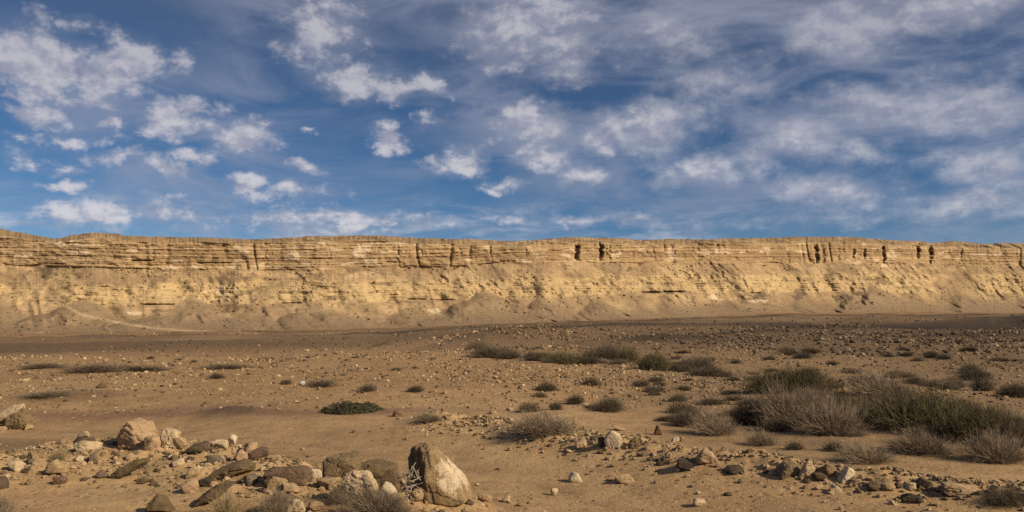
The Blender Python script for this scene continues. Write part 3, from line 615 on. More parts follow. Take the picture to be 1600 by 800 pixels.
# rubble heap
R_ = [
 ((181,661,251,702),'large rounded pinkish boulder at the top of the rubble heap',PINK,'boulder',5,11,.075,wedge,.8,0,0,B),
 ((224,684,252,708),'pinkish stone broken from the lower right of the large rounded boulder',PINK,'rock',4,12,.08,block,.8,0,0,'rock'),
 ((250,672,281,704),'cream lumpy boulder touching the large pinkish boulder on the rubble heap',PALE,'boulder',5,9,.11,block,.9,0,0,B),
 ((272,685,292,705),'round yellowish stone leaning on the cream lumpy boulder',TAN,'stone',4,6,.07,None,.9,0,0,'stone'),
 ((127,675,141,686),'small pale stone standing behind the heap on dark soil',PALE,'stone',4,12,.08,None,.9,0,0,'stone'),
 ((112,684,148,698),'flat dark brown slab lying behind the heap below a small pale stone',DARK,'rock_slab',4,18,.06,None,.8,0,-.08,'rock slab'),
 ((118,691,156,706),'half buried pale flat rock at the left shoulder of the heap',PALE,'rock',4,14,.07,None,.9,0,0,'rock'),
 ((288,689,327,711),'angular dark brown rock to the right of the round yellowish stone',DARK,'rock',4,22,.06,slab,.7,0,-.22,'rock'),
 ((327,689,358,704),'cream flat stone just left of the little upright pale stone',PALE,'stone',4,14,.08,None,.8,0,0,'stone'),
 ((356,680,370,697),'little upright pale stone on the crest of the rubble heap',WHITE,'stone',4,16,.09,None,.8,0,0,'stone'),
 ((379,694,402,714),'tan blocky rock behind the purplish rock at the end of the heap',TAN,'rock',4,14,.08,None,.9,0,0,'rock'),
 ((366,704,385,723),'round pink stone in front of the tan blocky rock',PINK,'stone',4,7,.06,None,.9,0,0,'stone'),
 ((383,698,419,723),'dark purplish angular rock at the right end of the rubble heap',PURP,'rock',5,18,.07,slab,.8,0,-.25,'rock'),
 ((137,708,154,726),'pointed slate grey stone in the left part of the rubble heap',SLATE,'stone',4,24,.05,tri,.7,0,0,'stone'),
 ((118,713,131,722),'small cream stone just left of the slate grey stone',WHITE,'stone',4,14,.08,None,.9,0,0,'stone'),
 ((170,717,231,753),'long olive brown slab lying aslant in the middle of the rubble heap',(0.17,0.125,0.066),'rock_slab',5,18,.06,slab,.5,0,-.44,'rock slab'),
 ((148,738,168,749),'flat grey stone to the left of the long olive slab',SLATE,'stone',4,12,.06,None,.9,0,0,'stone'),
 ((215,743,235,758),'small brown wedge of rock below the end of the long olive slab',BROWN,'rock',4,18,.06,slab,.8,0,-.3,'rock'),
 ((328,719,397,749),'long dark brown rock lying below the round pink stone',(0.16,0.115,0.064),'rock',5,16,.08,slab,.6,0,-.15,'rock'),
 ((309,749,331,762),'small black rock left of the dark rocks at the bottom of the heap',(0.07,0.052,0.04),'rock',4,18,.07,None,.9,0,0,'rock'),
 ((380,744,401,761),'dark grey stone below the right end of the long dark brown rock',SLATE,'stone',4,16,.07,None,.9,0,0,'stone'),
 ((300,752,364,796),'dark brown slab slanting down behind the straw tuft',DARK,'rock_slab',5,18,.07,slab,.5,0,-.5,'rock slab'),
 ((229,776,269,806),'dark brown pointed rock cut by the bottom edge of the picture',(0.15,0.105,0.06),'rock',5,20,.06,tri,.8,0,0,'rock'),
 ((85,746,103,759),'small dark purple stone alone on the lower left sand',PURP,'stone',4,14,.08,None,.9,0,0,'stone'),
 ((-4,747,9,767),'dark stone cut off by the left edge of the picture',DARK,'stone',4,14,.08,None,.9,0,0,'stone'),
 ((34,726,49,741),'small dark shard standing among tan stones at far left of the heap',DARK,'stone',4,18,.08,None,.7,0,-.6,'stone'),
 ((270,718,288,730),'pale lumpy stone in the middle of the heap below the cream boulder',PALE,'stone',4,10,.09,None,.9,0,0,'stone'),
 ((325,712,345,727),'grey blue stone above the long dark brown rock',SLATE,'stone',4,16,.08,None,.8,0,0,'stone'),
 ((74,724,106,745),'broad tan rock half buried in the left part of the heap',TAN,'rock',4,10,.07,None,.9,0,0,'rock'),
 ((12,722,36,738),'pale flat rock half buried at far left of the heap',PALE,'rock',4,10,.07,None,.9,0,0,'rock'),
 ((286,752,310,772),'orange tan rock left of the small black rock',PINK,'rock',4,10,.08,None,.9,0,0,'rock'),
 ((290,735,310,749),'tan stone between the olive slab and the long dark brown rock',TAN,'stone',4,11,.08,None,.9,0,0,'stone'),
 # beside the standing stone
 ((414,732,487,762),'wide dark brown rock lying left of the row of boulders',(0.165,0.11,0.07),'rock',5,18,.06,block,.6,0,-.05,'rock'),
 ((484,734,504,755),'small cream block wedged left of the large brown boulder',WHITE,'stone',4,20,.05,block,.9,0,0,'stone'),
 ((502,716,564,757),'large brown boulder with a dark left side in the row',(0.205,0.145,0.078),'boulder',6,20,.05,block,.8,0,0,B),
 ((494,749,534,765),'flat tan brown rock under the large brown boulder',TAN,'rock',4,14,.07,None,.8,0,0,'rock'),
 ((558,724,631,756),'long brown slab between the large brown boulder and the standing stone',(0.165,0.117,0.064),'rock_slab',5,22,.05,block,.5,0,.06,'rock slab'),
 ((584,735,634,776),'dark brown pointed slab leaning over the round cream boulder',(0.145,0.102,0.06),'rock_slab',5,22,.05,tri,.4,0,.05,'rock slab'),
 ((536,743,591,782),'lumpy cream and pink boulder at the front of the row',(0.56,0.42,0.265),'boulder',6,8,.15,block,.8,0,0,B),
 ((589,756,624,779),'round cream boulder under the dark pointed slab',WHITE,'boulder',5,8,.06,wedge,.9,0,0,B),
 ((607,772,632,787),'tan flat stone below the round cream boulder',TAN,'stone',4,12,.08,None,.8,0,0,'stone'),
 ((640,768,662,787),'tan rock wedged under the leaning standing stone',TAN,'rock',4,12,.08,None,.8,0,0,'rock'),
 ((418,748,447,772),'tan lumpy rock in front of the wide dark rock',TAN,'rock',4,10,.09,None,.8,0,0,'rock'),
 ((443,758,470,775),'pinkish stone in front of the wide dark rock, right of a tan lumpy one',PINK,'stone',4,10,.08,None,.9,0,0,'stone'),
 ((430,769,472,787),'dark brown broken rock below the pinkish stone',(0.17,0.115,0.075),'rock',4,18,.08,None,.7,0,.2,'rock'),
 ((446,785,478,806),'cream rock at the bottom edge below the dark broken rock',PALE,'rock',4,11,.09,None,.9,0,0,'rock'),
 ((481,786,508,801),'reddish stone at the bottom edge left of the grey brushwood',(0.33,0.215,0.13),'stone',4,12,.08,None,.9,0,0,'stone'),
 ((747,773,769,787),'orange tan stone just right of the standing stone',PINK,'stone',4,12,.08,None,.9,0,0,'stone'),
 ((785,777,798,786),'small pale stone farther right of the standing stone',PALE,'stone',4,12,.08,None,.9,0,0,'stone'),
 # plain and right-hand bank
 ((612,641,632,652),'reddish brown rock right of the low green bush',(0.20,0.125,0.075),'rock',4,10,.07,wedge,.9,0,0,'rock'),
 ((33,592,46,598),'pale block lying on the stony terrace at far left',PALE,'rock',4,14,.07,None,.9,0,0,'rock'),
 ((151,599,166,607),'dark brown pyramid of rock on the stony terrace',DARK,'rock',4,20,.06,tri,.9,0,0,'rock'),
 ((469,596,477,602),'tiny bright white stone on the plain beside low dark shrubs',(0.85,0.84,0.82),'stone',4,14,.08,None,.9,0,0,'stone'),
 ((892,652,903,666),'small upright tan stone behind the grey bush on the bank',TAN,'stone',4,14,.08,tri,.9,0,0,'stone'),
 ((944,676,971,703),'round cream boulder standing on the gravel bank',WHITE,'boulder',5,8,.06,[(-.7,-1),(.6,-1),(1,-.2),(.9,.6),(.3,1),(-.5,.95),(-1,.3),(-1,-.4)],.8,0,0,B),
 ((955,664,977,674),'flat tan rock behind the round cream boulder',TAN,'rock',4,12,.07,None,.8,0,.2,'rock'),
 ((934,684,946,700),'dark body standing in for the cast shadow left of the round cream boulder',DARK,'stone',4,12,.08,None,.9,0,0,'stone'),  # added dark lump in place of the boulder's cast shadow
 ((899,688,917,702),'orange tan rock in the bank left of the round cream boulder',PINK,'rock',4,10,.08,None,.9,0,0,'rock'),
 ((983,685,999,702),'cracked brown stone right of the round cream boulder',BROWN,'stone',4,14,.10,None,.9,0,0,'stone'),
 ((1021,666,1035,681),'reddish triangular stone on the bank crest',(0.23,0.13,0.08),'stone',4,20,.06,tri,.9,0,0,'stone'),
 ((1049,684,1061,692),'small cream stone, left of a pair on the bank crest',WHITE,'stone',4,10,.07,None,.9,0,0,'stone'),
 ((1061,683,1070,691),'small tan stone, right of a pair on the bank crest',TAN,'stone',4,10,.07,None,.9,0,0,'stone'),
 ((1056,720,1085,738),'flat angular black rock on the sand below the bank',(0.075,0.055,0.038),'rock',4,26,.05,[(-.9,-.6),(1,-1),(.95,-.6),(.45,.95),(-.9,1)],.8,0,.12,'rock'),
 ((1025,719,1036,729),'small black stone left of the flat angular black rock',(0.08,0.06,0.045),'stone',4,14,.08,None,.9,0,0,'stone'),
 ((888,741,910,755),'white stone alone on the smooth sand of the track',WHITE,'stone',4,14,.08,wedge,.9,0,0,'stone'),
 ((959,744,990,756),'flat cream stone on the track right of the white stone',TAN,'stone',4,14,.08,None,.8,0,0,'stone'),
 ((1088,706,1122,728),'broad tan rock half buried in the bank above the black rock',PINK,'rock',4,9,.09,wedge,.9,0,0,'rock'),
 ((1132,732,1164,742),'low black flat rock at the foot of the bank',(0.085,0.063,0.043),'rock',4,18,.06,None,.9,0,0,'rock'),
 ((1083,782,1103,793),'pale brick shaped stone near the bottom edge of the sand',PALE,'stone',4,26,.05,block,.8,0,0,'stone'),
 ((860,765,872,775),'small cream stone on the track below the white stone',PALE,'stone',4,12,.08,None,.9,0,0,'stone'),
 ((1211,726,1256,748),'brown boulder at the left end of the group on the right bank',(0.20,0.145,0.085),'boulder',5,12,.07,wedge,.8,0,0,B),
 ((1248,723,1277,747),'cream pointed rock against the brown boulder on the right bank',PALE,'rock',5,16,.08,tri,.8,0,0,'rock'),
 ((1279,729,1312,747),'brown rounded rock between two cream rocks on the right bank',BROWN,'rock',5,12,.07,wedge,.8,0,0,'rock'),
 ((1309,732,1339,754),'cream wedge of rock at the right end of the group on the right bank',WHITE,'rock',5,18,.07,[(-1,-.8),(-.1,-1),(1,.0),(.9,.4),(.1,1),(-.2,.5)],.8,0,0,'rock'),
 ((1269,742,1290,755),'small dark stone in front of the group on the right bank',DARK,'stone',4,14,.08,None,.9,0,0,'stone'),
 ((1297,759,1314,771),'pale stone on the sand below the cream wedge of rock',PALE,'stone',4,16,.08,tri,.9,0,0,'stone'),
 ((1354,757,1378,769),'dark ragged rock right of the pale stone below the bank',DARK,'rock',4,16,.10,None,.9,0,0,'rock'),
 ((1374,757,1399,769),'tan flat rock between two dark rocks on the right bank',TAN,'rock',4,12,.08,None,.9,0,0,'rock'),
 ((1396,755,1411,766),'dark stone between tan rocks on the right bank',DARK,'stone',4,14,.08,None,.9,0,0,'stone'),
 ((1414,755,1432,768),'cream stone left of the dark brown rock on the right bank',PALE,'stone',4,12,.08,None,.9,0,0,'stone'),
 ((1430,751,1459,767),'dark brown rock left of the long tan boulder on the right bank',(0.15,0.11,0.065),'rock',4,16,.07,wedge,.9,0,0,'rock'),
 ((1470,757,1524,779),'long tan rounded boulder near the right end of the bank',(0.42,0.30,0.18),'boulder',5,9,.09,block,.7,0,.08,B),
 ((1407,775,1441,789),'low black rock on the sand below the dark brown rock',(0.08,0.06,0.04),'rock',4,16,.09,None,.9,0,0,'rock'),
 ((1545,763,1576,780),'brown rock beside the scrap of red litter',BROWN,'rock',4,14,.08,wedge,.9,0,0,'rock'),
 ((1580,781,1598,793),'dull pink stone at the bottom right corner',(0.36,0.22,0.18),'stone',4,12,.08,None,.9,0,0,'stone'),
]
for (bb, lab, colr, nm, lev, p_, rg, ol, dp, tx, rl, ct) in R_:
    rock(bb, lab, colr, nm, lev, p_, rg, ol, dp, tx, rl, cat=ct)

# loose stones: fifteen shapes shared by the countable ones
PROTO = [mesh_from('stone', *rock_shape(900 + i, 1, RNG.uniform(.7, 1), RNG.uniform(.5, .85), 3, 26, 0.11), True) for i in range(15)]
for me in PROTO: me.materials.append(ROCK)
PALETTE = np.array([TAN, TAN, PINK, (0.36, 0.25, 0.14), (0.30, 0.21, 0.12), BROWN, DARK, PALE, (0.44, 0.32, 0.19), SLATE])
WORD = ['tan', 'tan', 'orange tan', 'sandy', 'dull brown', 'brown', 'dark', 'cream', 'yellowish', 'grey']
def loose(px, py, wpx, label, group):
    gx, gy, gz = place(px, py); w = wpx / F * gy
    o = link('stone', PROTO[random.randrange(15)], ROCK, (gx, gy, gz - 0.14 * w), random.uniform(0, 6.28), (w, w * random.uniform(.7, 1), w * random.uniform(.7, 1)))
    i = random.randrange(len(PALETTE)); o.color = tuple(PALETTE[i]) + (1,)
    tag(o, 'small ' + WORD[i] + ' ' + label, 'stone', WORD[i] + ' ' + group)
def along(pl, t):
    L = np.cumsum([0] + [math.hypot(b[0] - a[0], b[1] - a[1]) for a, b in zip(pl[:-1], pl[1:])]); t *= L[-1]
    return float(np.interp(t, L, [p[0] for p in pl])), float(np.interp(t, L, [p[1] for p in pl]))
for k in range(85):
    x, y = along([(0, 722), (120, 712), (250, 716), (380, 728), (470, 765)], random.random())
    loose(x + random.gauss(0, 10), y + random.gauss(4, 16), random.uniform(6, 14), 'loose stone in the rubble heap left of the row of boulders', 'small stones of the rubble heap')
for k in range(50):
    x, y = along([(800, 680), (880, 688), (970, 702), (1090, 722), (1250, 746), (1400, 766), (1600, 784)], random.random())
    loose(x, y + random.gauss(0, 9), random.uniform(5, 12), 'loose stone in the gravel bank along the right of the track', 'small stones of the gravel bank')
for k in range(12):
    loose(random.uniform(690, 800), random.uniform(640, 664), random.uniform(6, 12), 'stone at the upper end of the gravel bank behind the track', 'small stones at the upper end of the bank')

# uncountable stones and gravel
def stone_field(name, label, x, y, size, tones, level=1, sink=0.25, z=None, mat=None):
    n = len(x); dirs, faces = ico(level); m = len(dirs)
    if n == 0: return
    jit = 1 + RNG.uniform(-0.32, 0.32, (n, m)); v = dirs[None] * jit[..., None]
    v = v * np.stack([RNG.uniform(.75, 1.25, n), RNG.uniform(.75, 1.25, n), RNG.uniform(.5, .95, n)], -1)[:, None]
    a = RNG.uniform(0, 6.28, n); ca, sa = np.cos(a)[:, None], np.sin(a)[:, None]
    v = np.stack([v[..., 0] * ca - v[..., 1] * sa, v[..., 0] * sa + v[..., 1] * ca, v[..., 2]], -1) * (size / 2)[:, None, None]
    v[..., 0] += x[:, None]; v[..., 1] += y[:, None]; v[..., 2] += ((H(x, y) if z is None else z) + size * (0.5 - sink) * 0.6)[:, None]
    f = faces[None] + (np.arange(n) * m)[:, None, None]
    col = np.repeat(tones[:, None], m, 1).reshape(-1, 3)
    o = link(name, mesh_from(name, v.reshape(-1, 3), f.reshape(-1, 3), False, col), mat or TONED)
    tag(o, label, name.replace('_', ' '), kind='stuff')
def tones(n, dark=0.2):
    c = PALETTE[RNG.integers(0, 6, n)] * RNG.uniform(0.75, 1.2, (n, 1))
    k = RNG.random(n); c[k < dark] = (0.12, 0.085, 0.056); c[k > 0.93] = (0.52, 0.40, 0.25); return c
n = 72000                                                   # stony plain behind the track
d_ = 24 * (150 / 24) ** (RNG.random(n) ** 0.95); q_ = RNG.uniform(-0.80, 0.80, n); X_, Y_ = q_ * d_, d_
keep = (seg_dist(X_, Y_, TRACK) > 2.6) & ((q_ > -0.1) | (Y_ < 64) | (RNG.random(n) < 0.08)) & (RNG.random(n) < 0.24 + 0.76 * sstep(-0.12, 0.25, fbm(X_ * 0.10, Y_ * 0.07, oct=4, seed=91, gain=0.6)) * sstep(24, 34, Y_ + 0.25 * X_.clip(-99, 0)))
X_, Y_ = X_[keep], Y_[keep]
stone_field('plain_stones', 'stones strewn thickly over the plain behind the track', X_, Y_, Y_ / F * (1.2 + 5.0 * RNG.random(len(X_)) ** 6) + 0.015 + 0.03 * RNG.random(len(X_)) ** 2, tones(len(X_), 0.36))
def scatter_line(pl, n, width):
    t = RNG.random(n); P_ = np.array([along(pl, a) for a in t]); return P_[:, 0] + RNG.normal(0, width, n), P_[:, 1] + RNG.normal(0, width, n)
X_, Y_ = scatter_line(HEAP, 6500, 0.95); s_ = 0.014 + 0.095 * RNG.random(len(X_)) ** 3.4
big_ = s_ > 0.05
stone_field('rubble', 'broken stones of the rubble heap', X_[big_], Y_[big_], s_[big_], tones(big_.sum(), 0.12), 2)
stone_field('rubble_gravel', 'gravel and chips of the rubble heap', X_[~big_], Y_[~big_], s_[~big_], tones((~big_).sum(), 0.16), 1)
X_, Y_ = scatter_line(BERM, 6000, 0.70); s_ = 0.016 + 0.095 * RNG.random(len(X_)) ** 3.2
big_ = s_ > 0.05
stone_field('bank_stones', 'small broken stones of the bank right of the track', X_[big_], Y_[big_], s_[big_], tones(big_.sum(), 0.16), 2)
stone_field('bank_gravel', 'gravel of the bank right of the track', X_[~big_], Y_[~big_], s_[~big_], tones((~big_).sum(), 0.18), 1)
n = 5200
d_ = 9.5 * (26 / 9.5) ** RNG.random(n); q_ = RNG.uniform(-0.72, 0.72, n); X_, Y_ = q_ * d_, d_
stone_field('pebbles', 'pebbles sprinkled over the sand near the track', X_, Y_, 0.010 + 0.035 * RNG.random(n) ** 4, tones(n, 0.3), 1)
n = 2400                                                    # rocky top of the mound and the far stone belt
mx, my = MOUNDS[0][0], MOUNDS[0][1]
X_ = np.concatenate([RNG.normal(mx + 3, 4.2, 380), RNG.uniform(20, 75, n)]); Y_ = np.concatenate([RNG.normal(my, 5, 380), RNG.uniform(52, 120, n)])
stone_field('boulder_field', 'dark stones on the mound and the far plain', X_, Y_, 0.12 + 0.38 * RNG.random(len(X_)) ** 2.2, tones(len(X_), 0.5))
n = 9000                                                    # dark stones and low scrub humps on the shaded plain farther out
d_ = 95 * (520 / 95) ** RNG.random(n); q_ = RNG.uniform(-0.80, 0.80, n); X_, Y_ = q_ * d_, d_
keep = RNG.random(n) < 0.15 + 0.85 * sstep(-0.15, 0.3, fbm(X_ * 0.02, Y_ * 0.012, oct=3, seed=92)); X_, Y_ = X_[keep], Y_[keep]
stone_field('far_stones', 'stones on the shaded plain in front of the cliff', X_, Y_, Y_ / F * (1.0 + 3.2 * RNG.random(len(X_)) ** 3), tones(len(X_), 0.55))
bx, by, bz, bc = BLOCKS
stone_field('fallen_blocks', 'fallen rock blocks strewn over the slopes below the cliff', bx, by, 0.9 + 3.6 * RNG.random(len(bx)) ** 3.5, bc * RNG.uniform(0.55, 1.15, (len(bx), 1)), z=bz, mat=CLIFF)

# ------------------------------------------------------------------ plants
def twig_mesh(name, n, mat, seed, spread=1.0, upright=0.4, width=0.012, fork=3, flat_=1.0, core=0.25):
    """unit shrub (radius 1, height about 1): bent twigs forking towards their tips, each a narrow strip"""
    rng = np.random.default_rng(seed); V_, F_ = [], []
    a = rng.uniform(0, 2 * math.pi, n); el_ = np.arcsin(np.clip(rng.uniform(upright * rng.random(n), 1.0, n), 0, 1))
    L = rng.uniform(0.62, 1.04, n) * (1 + 0.26 * np.sin(a + 1.7 * seed) + 0.20 * np.sin(a * 3 + seed) + 0.14 * np.sin(a * 5 + 2 * seed)) * (0.86 + 0.3 * vnoise(a * 1.6, el_ * 3.0 + seed, seed=seed))
    dirs = np.stack([np.cos(a) * np.cos(el_) * spread, np.sin(a) * np.cos(el_) * spread, np.sin(el_) * flat_], -1)
    root = np.stack([rng.normal(0, core * 0.5, n), rng.normal(0, core * 0.5, n), np.zeros(n)], -1)
    def strip(p0, p1, p2, w):
        k = len(p0); ax = p2 - p0
        side = np.cross(ax, rng.normal(size=(k, 3))); side /= np.linalg.norm(side, axis=1, keepdims=True) + 1e-9
        s = side * (w / 2)[:, None]
        v = np.stack([p0 - s, p0 + s, p1 - s * .8, p1 + s * .8, p2 - s * .35, p2 + s * .35], 1)
        b = sum(len(q) for q in V_) + np.arange(k)[:, None] * 6
        V_.append(v.reshape(-1, 3)); F_.append(np.concatenate([b + [0, 1, 3, 2], b + [2, 3, 5, 4]]))
    mid = root + dirs * (0.5 * L)[:, None] + rng.normal(0, 0.05, (n, 3)); mid[:, 2] += 0.06
    tip = root + dirs * L[:, None] + rng.normal(0, 0.05, (n, 3))
    strip(root, mid, tip, np.full(n, width))
    for k in range(fork):
        t = rng.uniform(0.35, 0.9, n)[:, None]; s0 = mid * (1 - t) + tip * t
        dv = dirs + rng.normal(0, 0.42, (n, 3)); dv[:, 2] += 0.22; ln = rng.uniform(0.14, 0.34, n)[:, None]
        e = s0 + dv * ln; strip(s0, (s0 + e) / 2 + rng.normal(0, 0.018, (n, 3)), e, np.full(n, width * 0.75))
    v = np.concatenate(V_); v[:, 2] = np.maximum(v[:, 2], -0.02)
    me = mesh_from(name, v, np.concatenate(F_), False); me.materials.append(mat); return me
def leaf_mesh(name, n, mat, seed):
    """low cushion of leaf tufts over a domed, lobed body"""
    rng = np.random.default_rng(seed)
    a = rng.uniform(0, 6.283, n); u = rng.random(n) ** 0.5; r = u * (1 + 0.12 * np.sin(3 * a + seed) + 0.08 * np.sin(7 * a))
    top = np.sqrt(np.clip(1 - u ** 2, 0, 1)) * (0.8 + 0.2 * vnoise(np.cos(a) * r * 4 + 9, np.sin(a) * r * 4, seed=seed)); z = top * rng.uniform(0.45, 1.05, n)
    c = np.stack([r * np.cos(a), r * np.sin(a), z], -1)
    d1 = rng.normal(size=(n, 3)); d1[:, 2] = np.abs(d1[:, 2]) + 0.3; d1 /= np.linalg.norm(d1, axis=1, keepdims=True)
    d2 = np.cross(d1, rng.normal(size=(n, 3))); d2 /= np.linalg.norm(d2, axis=1, keepdims=True)
    l, w = rng.uniform(.05, .10, n)[:, None], rng.uniform(.015, .03, n)[:, None]
    v = np.stack([c - d2 * w, c + d2 * w, c + d1 * l + d2 * w * .4, c + d1 * l - d2 * w * .4], 1).reshape(-1, 3)
    me = mesh_from(name, v, np.arange(n * 4).reshape(-1, 4), False); me.materials.append(mat); return me
TW = {'grey': [twig_mesh('twigs', 1000, GREY, 10 + i, 1, .24, .0105, 5, core=.5) for i in range(6)],
      'broom': [twig_mesh('twigs', 2300, BROOM, 20 + i, .8, .30, .0115, 5, flat_=.85, core=.9) for i in range(3)],
      'dark': [twig_mesh('twigs', 600, DUSK, 30 + i, 1, .18, .021, 4, core=.6) for i in range(5)],
      'straw': [twig_mesh('blades', 420, STRAW, 40 + i, .8, .35, .016, 1) for i in range(2)],
      'green': [leaf_mesh('foliage', 5200, GREEN, 50 + i) for i in range(2)],
      'mixed': [twig_mesh('twigs', 1200, DUSK, 60 + i, 1, .26, .011, 5, core=.7) for i in range(5)]}
def shrub(bbox, kind, label, name='shrub', group=None, dr=0.8, cat='shrub'):
    x0, y0, x1, y1 = bbox
    gx, gy, gz = place((x0 + x1) / 2, y1 - 1.0); w = (x1 - x0) / F * gy / 2; h = (y1 - y0) / F * gy
    me = random.choice(TW[kind])
    gy2 = gy + w * dr * 0.5; gx2 = gx * gy2 / gy; gz2 = float(H(gx2, gy2))
    top = h + (gz - gz2)                                         # keep the photographed height where the ground rises behind
    top = max(top, h * 0.75)
    o = link(name, me, None, (gx2, gy2, gz2 - 0.02), 0, (w, w * dr, top * 0.96))
    return tag(o, label, cat, group)
S_ = [
 ((505,627,597,647),'green','low dense dark green bush beside the track'),
 ((803,650,905,683),'grey','wide grey dry bush at the edge of the bank, left of the round cream boulder'),
 ((655,647,692,661),'grey','low blue grey bush beyond the track, right of the reddish brown rock'),
 ((1380,612,1512,676),'broom','biggest broom bush, brownish green, in the thicket at right'),
 ((1482,634,1578,692),'broom','dark green broom bush in front of the biggest one at right'),
 ((1180,576,1282,616),'broom','green domed bush at the top left of the right thicket'),
 ((1338,584,1418,622),'grey','pale grey bush behind the biggest broom bush'),
 ((1256,628,1346,682),'grey','grey twiggy bush in the middle of the thicket, left of a small dark bush'),
 ((1146,628,1206,664),'mixed','dark twiggy bush at the left edge of the thicket'),
 ((1338,634,1374,662),'dark','small dark round bush left of the biggest broom bush'),
 ((1318,697,1396,726),'grey','wide pale grey bush low on the sand in front of the thicket'),
 ((1512,680,1604,726),'grey','grey bush in front of the dark green broom bush at the right edge'),
 ((1296,616,1342,646),'broom','small olive bush behind the grey twiggy bush in the thicket'),
 ((1192,608,1270,668),'grey','tall grey bush below the green domed bush'),
 ((1088,645,1152,682),'grey','low spreading grey bush left of the dark twiggy bush'),
 ((1052,640,1102,668),'mixed','dark bush at the tip of the thicket nearest the bank'),
 ((928,622,970,645),'mixed','grey brown bush alone behind the round cream boulder'),
 ((836,598,868,613),'dark','dark cushion shrub on the stony plain above the wide grey bush'),
 ((833,613,854,622),'dark','small dark shrub just below a cushion shrub on the stony plain'),
 ((884,618,910,633),'dark','dark domed shrub on the plain right of two small shrubs'),
 ((809,630,842,645),'dark','low dark shrub behind the wide grey bush'),
 ((858,628,878,642),'dark','little dark shrub right behind the wide grey bush'),
 ((1010,604,1034,615),'dark','dark shrub on the plain, lower of a pair one above the other'),
 ((1014,588,1036,599),'dark','dark shrub on the plain, upper of a pair one above the other'),
 ((968,544,994,566),'broom','green bush by the far dry stream bed, left of a larger one'),
 ((1002,552,1040,580),'broom','larger green bush by the far dry stream bed'),
 ((908,540,972,564),'mixed','dark bushes mass at the foot of the far bank'),
 ((858,550,902,570),'broom','olive bush in the far stream bed right of the mound'),
 ((818,550,850,563),'dark','dark bush in the far stream bed at the foot of the mound'),
 ((738,542,792,560),'mixed','dark bush spreading below the rocky mound'),
 ((478,594,524,606),'dark','low dark shrub right of the tiny white stone'),
 ((560,601,586,613),'dark','low dark shrub on the plain above the low green bush'),
 ((438,593,455,602),'dark','small dark shrub left of the tiny white stone'),
 ((636,603,660,614),'dark','small dark shrub on the plain above the low blue grey bush'),
 ((98,570,188,584),'grey','broad grey scrub patch on the far left terrace'),
 ((30,568,100,577),'grey','grey scrub patch at far left of the terrace'),
 ((176,573,256,581),'dark','dark scrub on the terrace right of the broad grey patch'),
 ((318,570,392,578),'dark','long low dark scrub along the middle of the terrace'),
 ((36,612,112,622),'grey','grey green scrub on the slope above the track at far left'),
 ((1290,690,1318,706),'dark','small dark shrub left of the wide pale grey bush'),
 ((1230,690,1256,704),'dark','small dark shrub on the sand below the thicket'),
 ((1170,676,1216,698),'grey','grey scrub behind the bank below the thicket'),
 ((1395,680,1490,712),'grey','pale dry scrub below the biggest broom bush'),
 ((1568,658,1612,700),'mixed','dark bush at the right edge beside the dark green broom bush'),
 ((1360,616,1400,650),'mixed','dark shaded bush at the left flank of the biggest broom bush'),
 ((1560,600,1604,622),'mixed','dark bush among boulders at the right edge of the plain'),
 ((1520,590,1556,612),'dark','dark bush among boulders left of the one at the right edge'),
 ((1540,765,1606,792),'mixed','dark scrub at the bottom right corner behind the stones'),
]
def stems_mesh(seed):
    rng = np.random.default_rng(seed); bm = bmesh.new()
    for i in range(16):
        a = rng.uniform(0, 6.28); r0 = rng.uniform(0, .55); p0 = Vector((math.cos(a) * r0, math.sin(a) * r0, -.03)); dv = Vector((math.cos(a) * .35, math.sin(a) * .35, rng.uniform(.5, .8))); prev = None
        for j in range(4):
            p = p0 + dv * (j / 3) + Vector(rng.normal(0, .02, 3)); rr = .022 * (1 - j * .22)
            ring = [bm.verts.new(p + Vector((math.cos(q), math.sin(q), 0)) * rr) for q in (0, 1.26, 2.51, 3.77, 5.03)]
            if prev:
                for q in range(5): bm.faces.new((prev[q], prev[(q + 1) % 5], ring[(q + 1) % 5], ring[q]))
            prev = ring
    me = bpy.data.meshes.new('stems'); bm.to_mesh(me); bm.free(); me.materials.append(GREY); return me
STEMS = [stems_mesh(i) for i in range(3)]
for bb, kd, lab in S_:
    o = shrub(bb, kd, lab)
    if kd == 'broom' or bb[2] - bb[0] > 55:                       # wide bushes: woody stems and foliage are parts of the shrub
        e = bpy.data.objects.new('shrub', None); COL.objects.link(e); e.location = o.location; e.scale = o.scale
        for k_ in ('label', 'category'): e[k_] = o[k_]; del o[k_]
        o.name = 'foliage' if kd in ('broom', 'green') else 'twigs'; o.location = (0, 0, 0); o.scale = (1, 1, 1); o.parent = e
        link('stems', random.choice(STEMS), None, parent=e)['kind'] = 'stuff'; e.name = 'shrub'
for bb, lab, kd, nm, ct in [((316,762,390,812),'straw coloured grass tuft at the bottom edge in front of the dark slanting slab','straw','grass_tuft','grass tuft'),
    ((-26,778,24,812),'grey dry tuft at the bottom left corner','grey','grass_tuft','grass tuft'),
    ((70,698,114,726),'pale straw tuft at the left end of the rubble heap','straw','grass_tuft','grass tuft'),
    ((404,772,452,806),'grey dry tuft at the bottom edge left of the cream rock','grey','grass_tuft','grass tuft'),
    ((548,768,646,812),'tangled grey brushwood lying before the lumpy cream boulder','grey','brushwood','brushwood'),
    ((512,762,552,790),'small grey dry tuft left of the lumpy cream boulder','grey','grass_tuft','grass tuft')]:
    shrub(bb, kd, lab, nm, cat=ct)
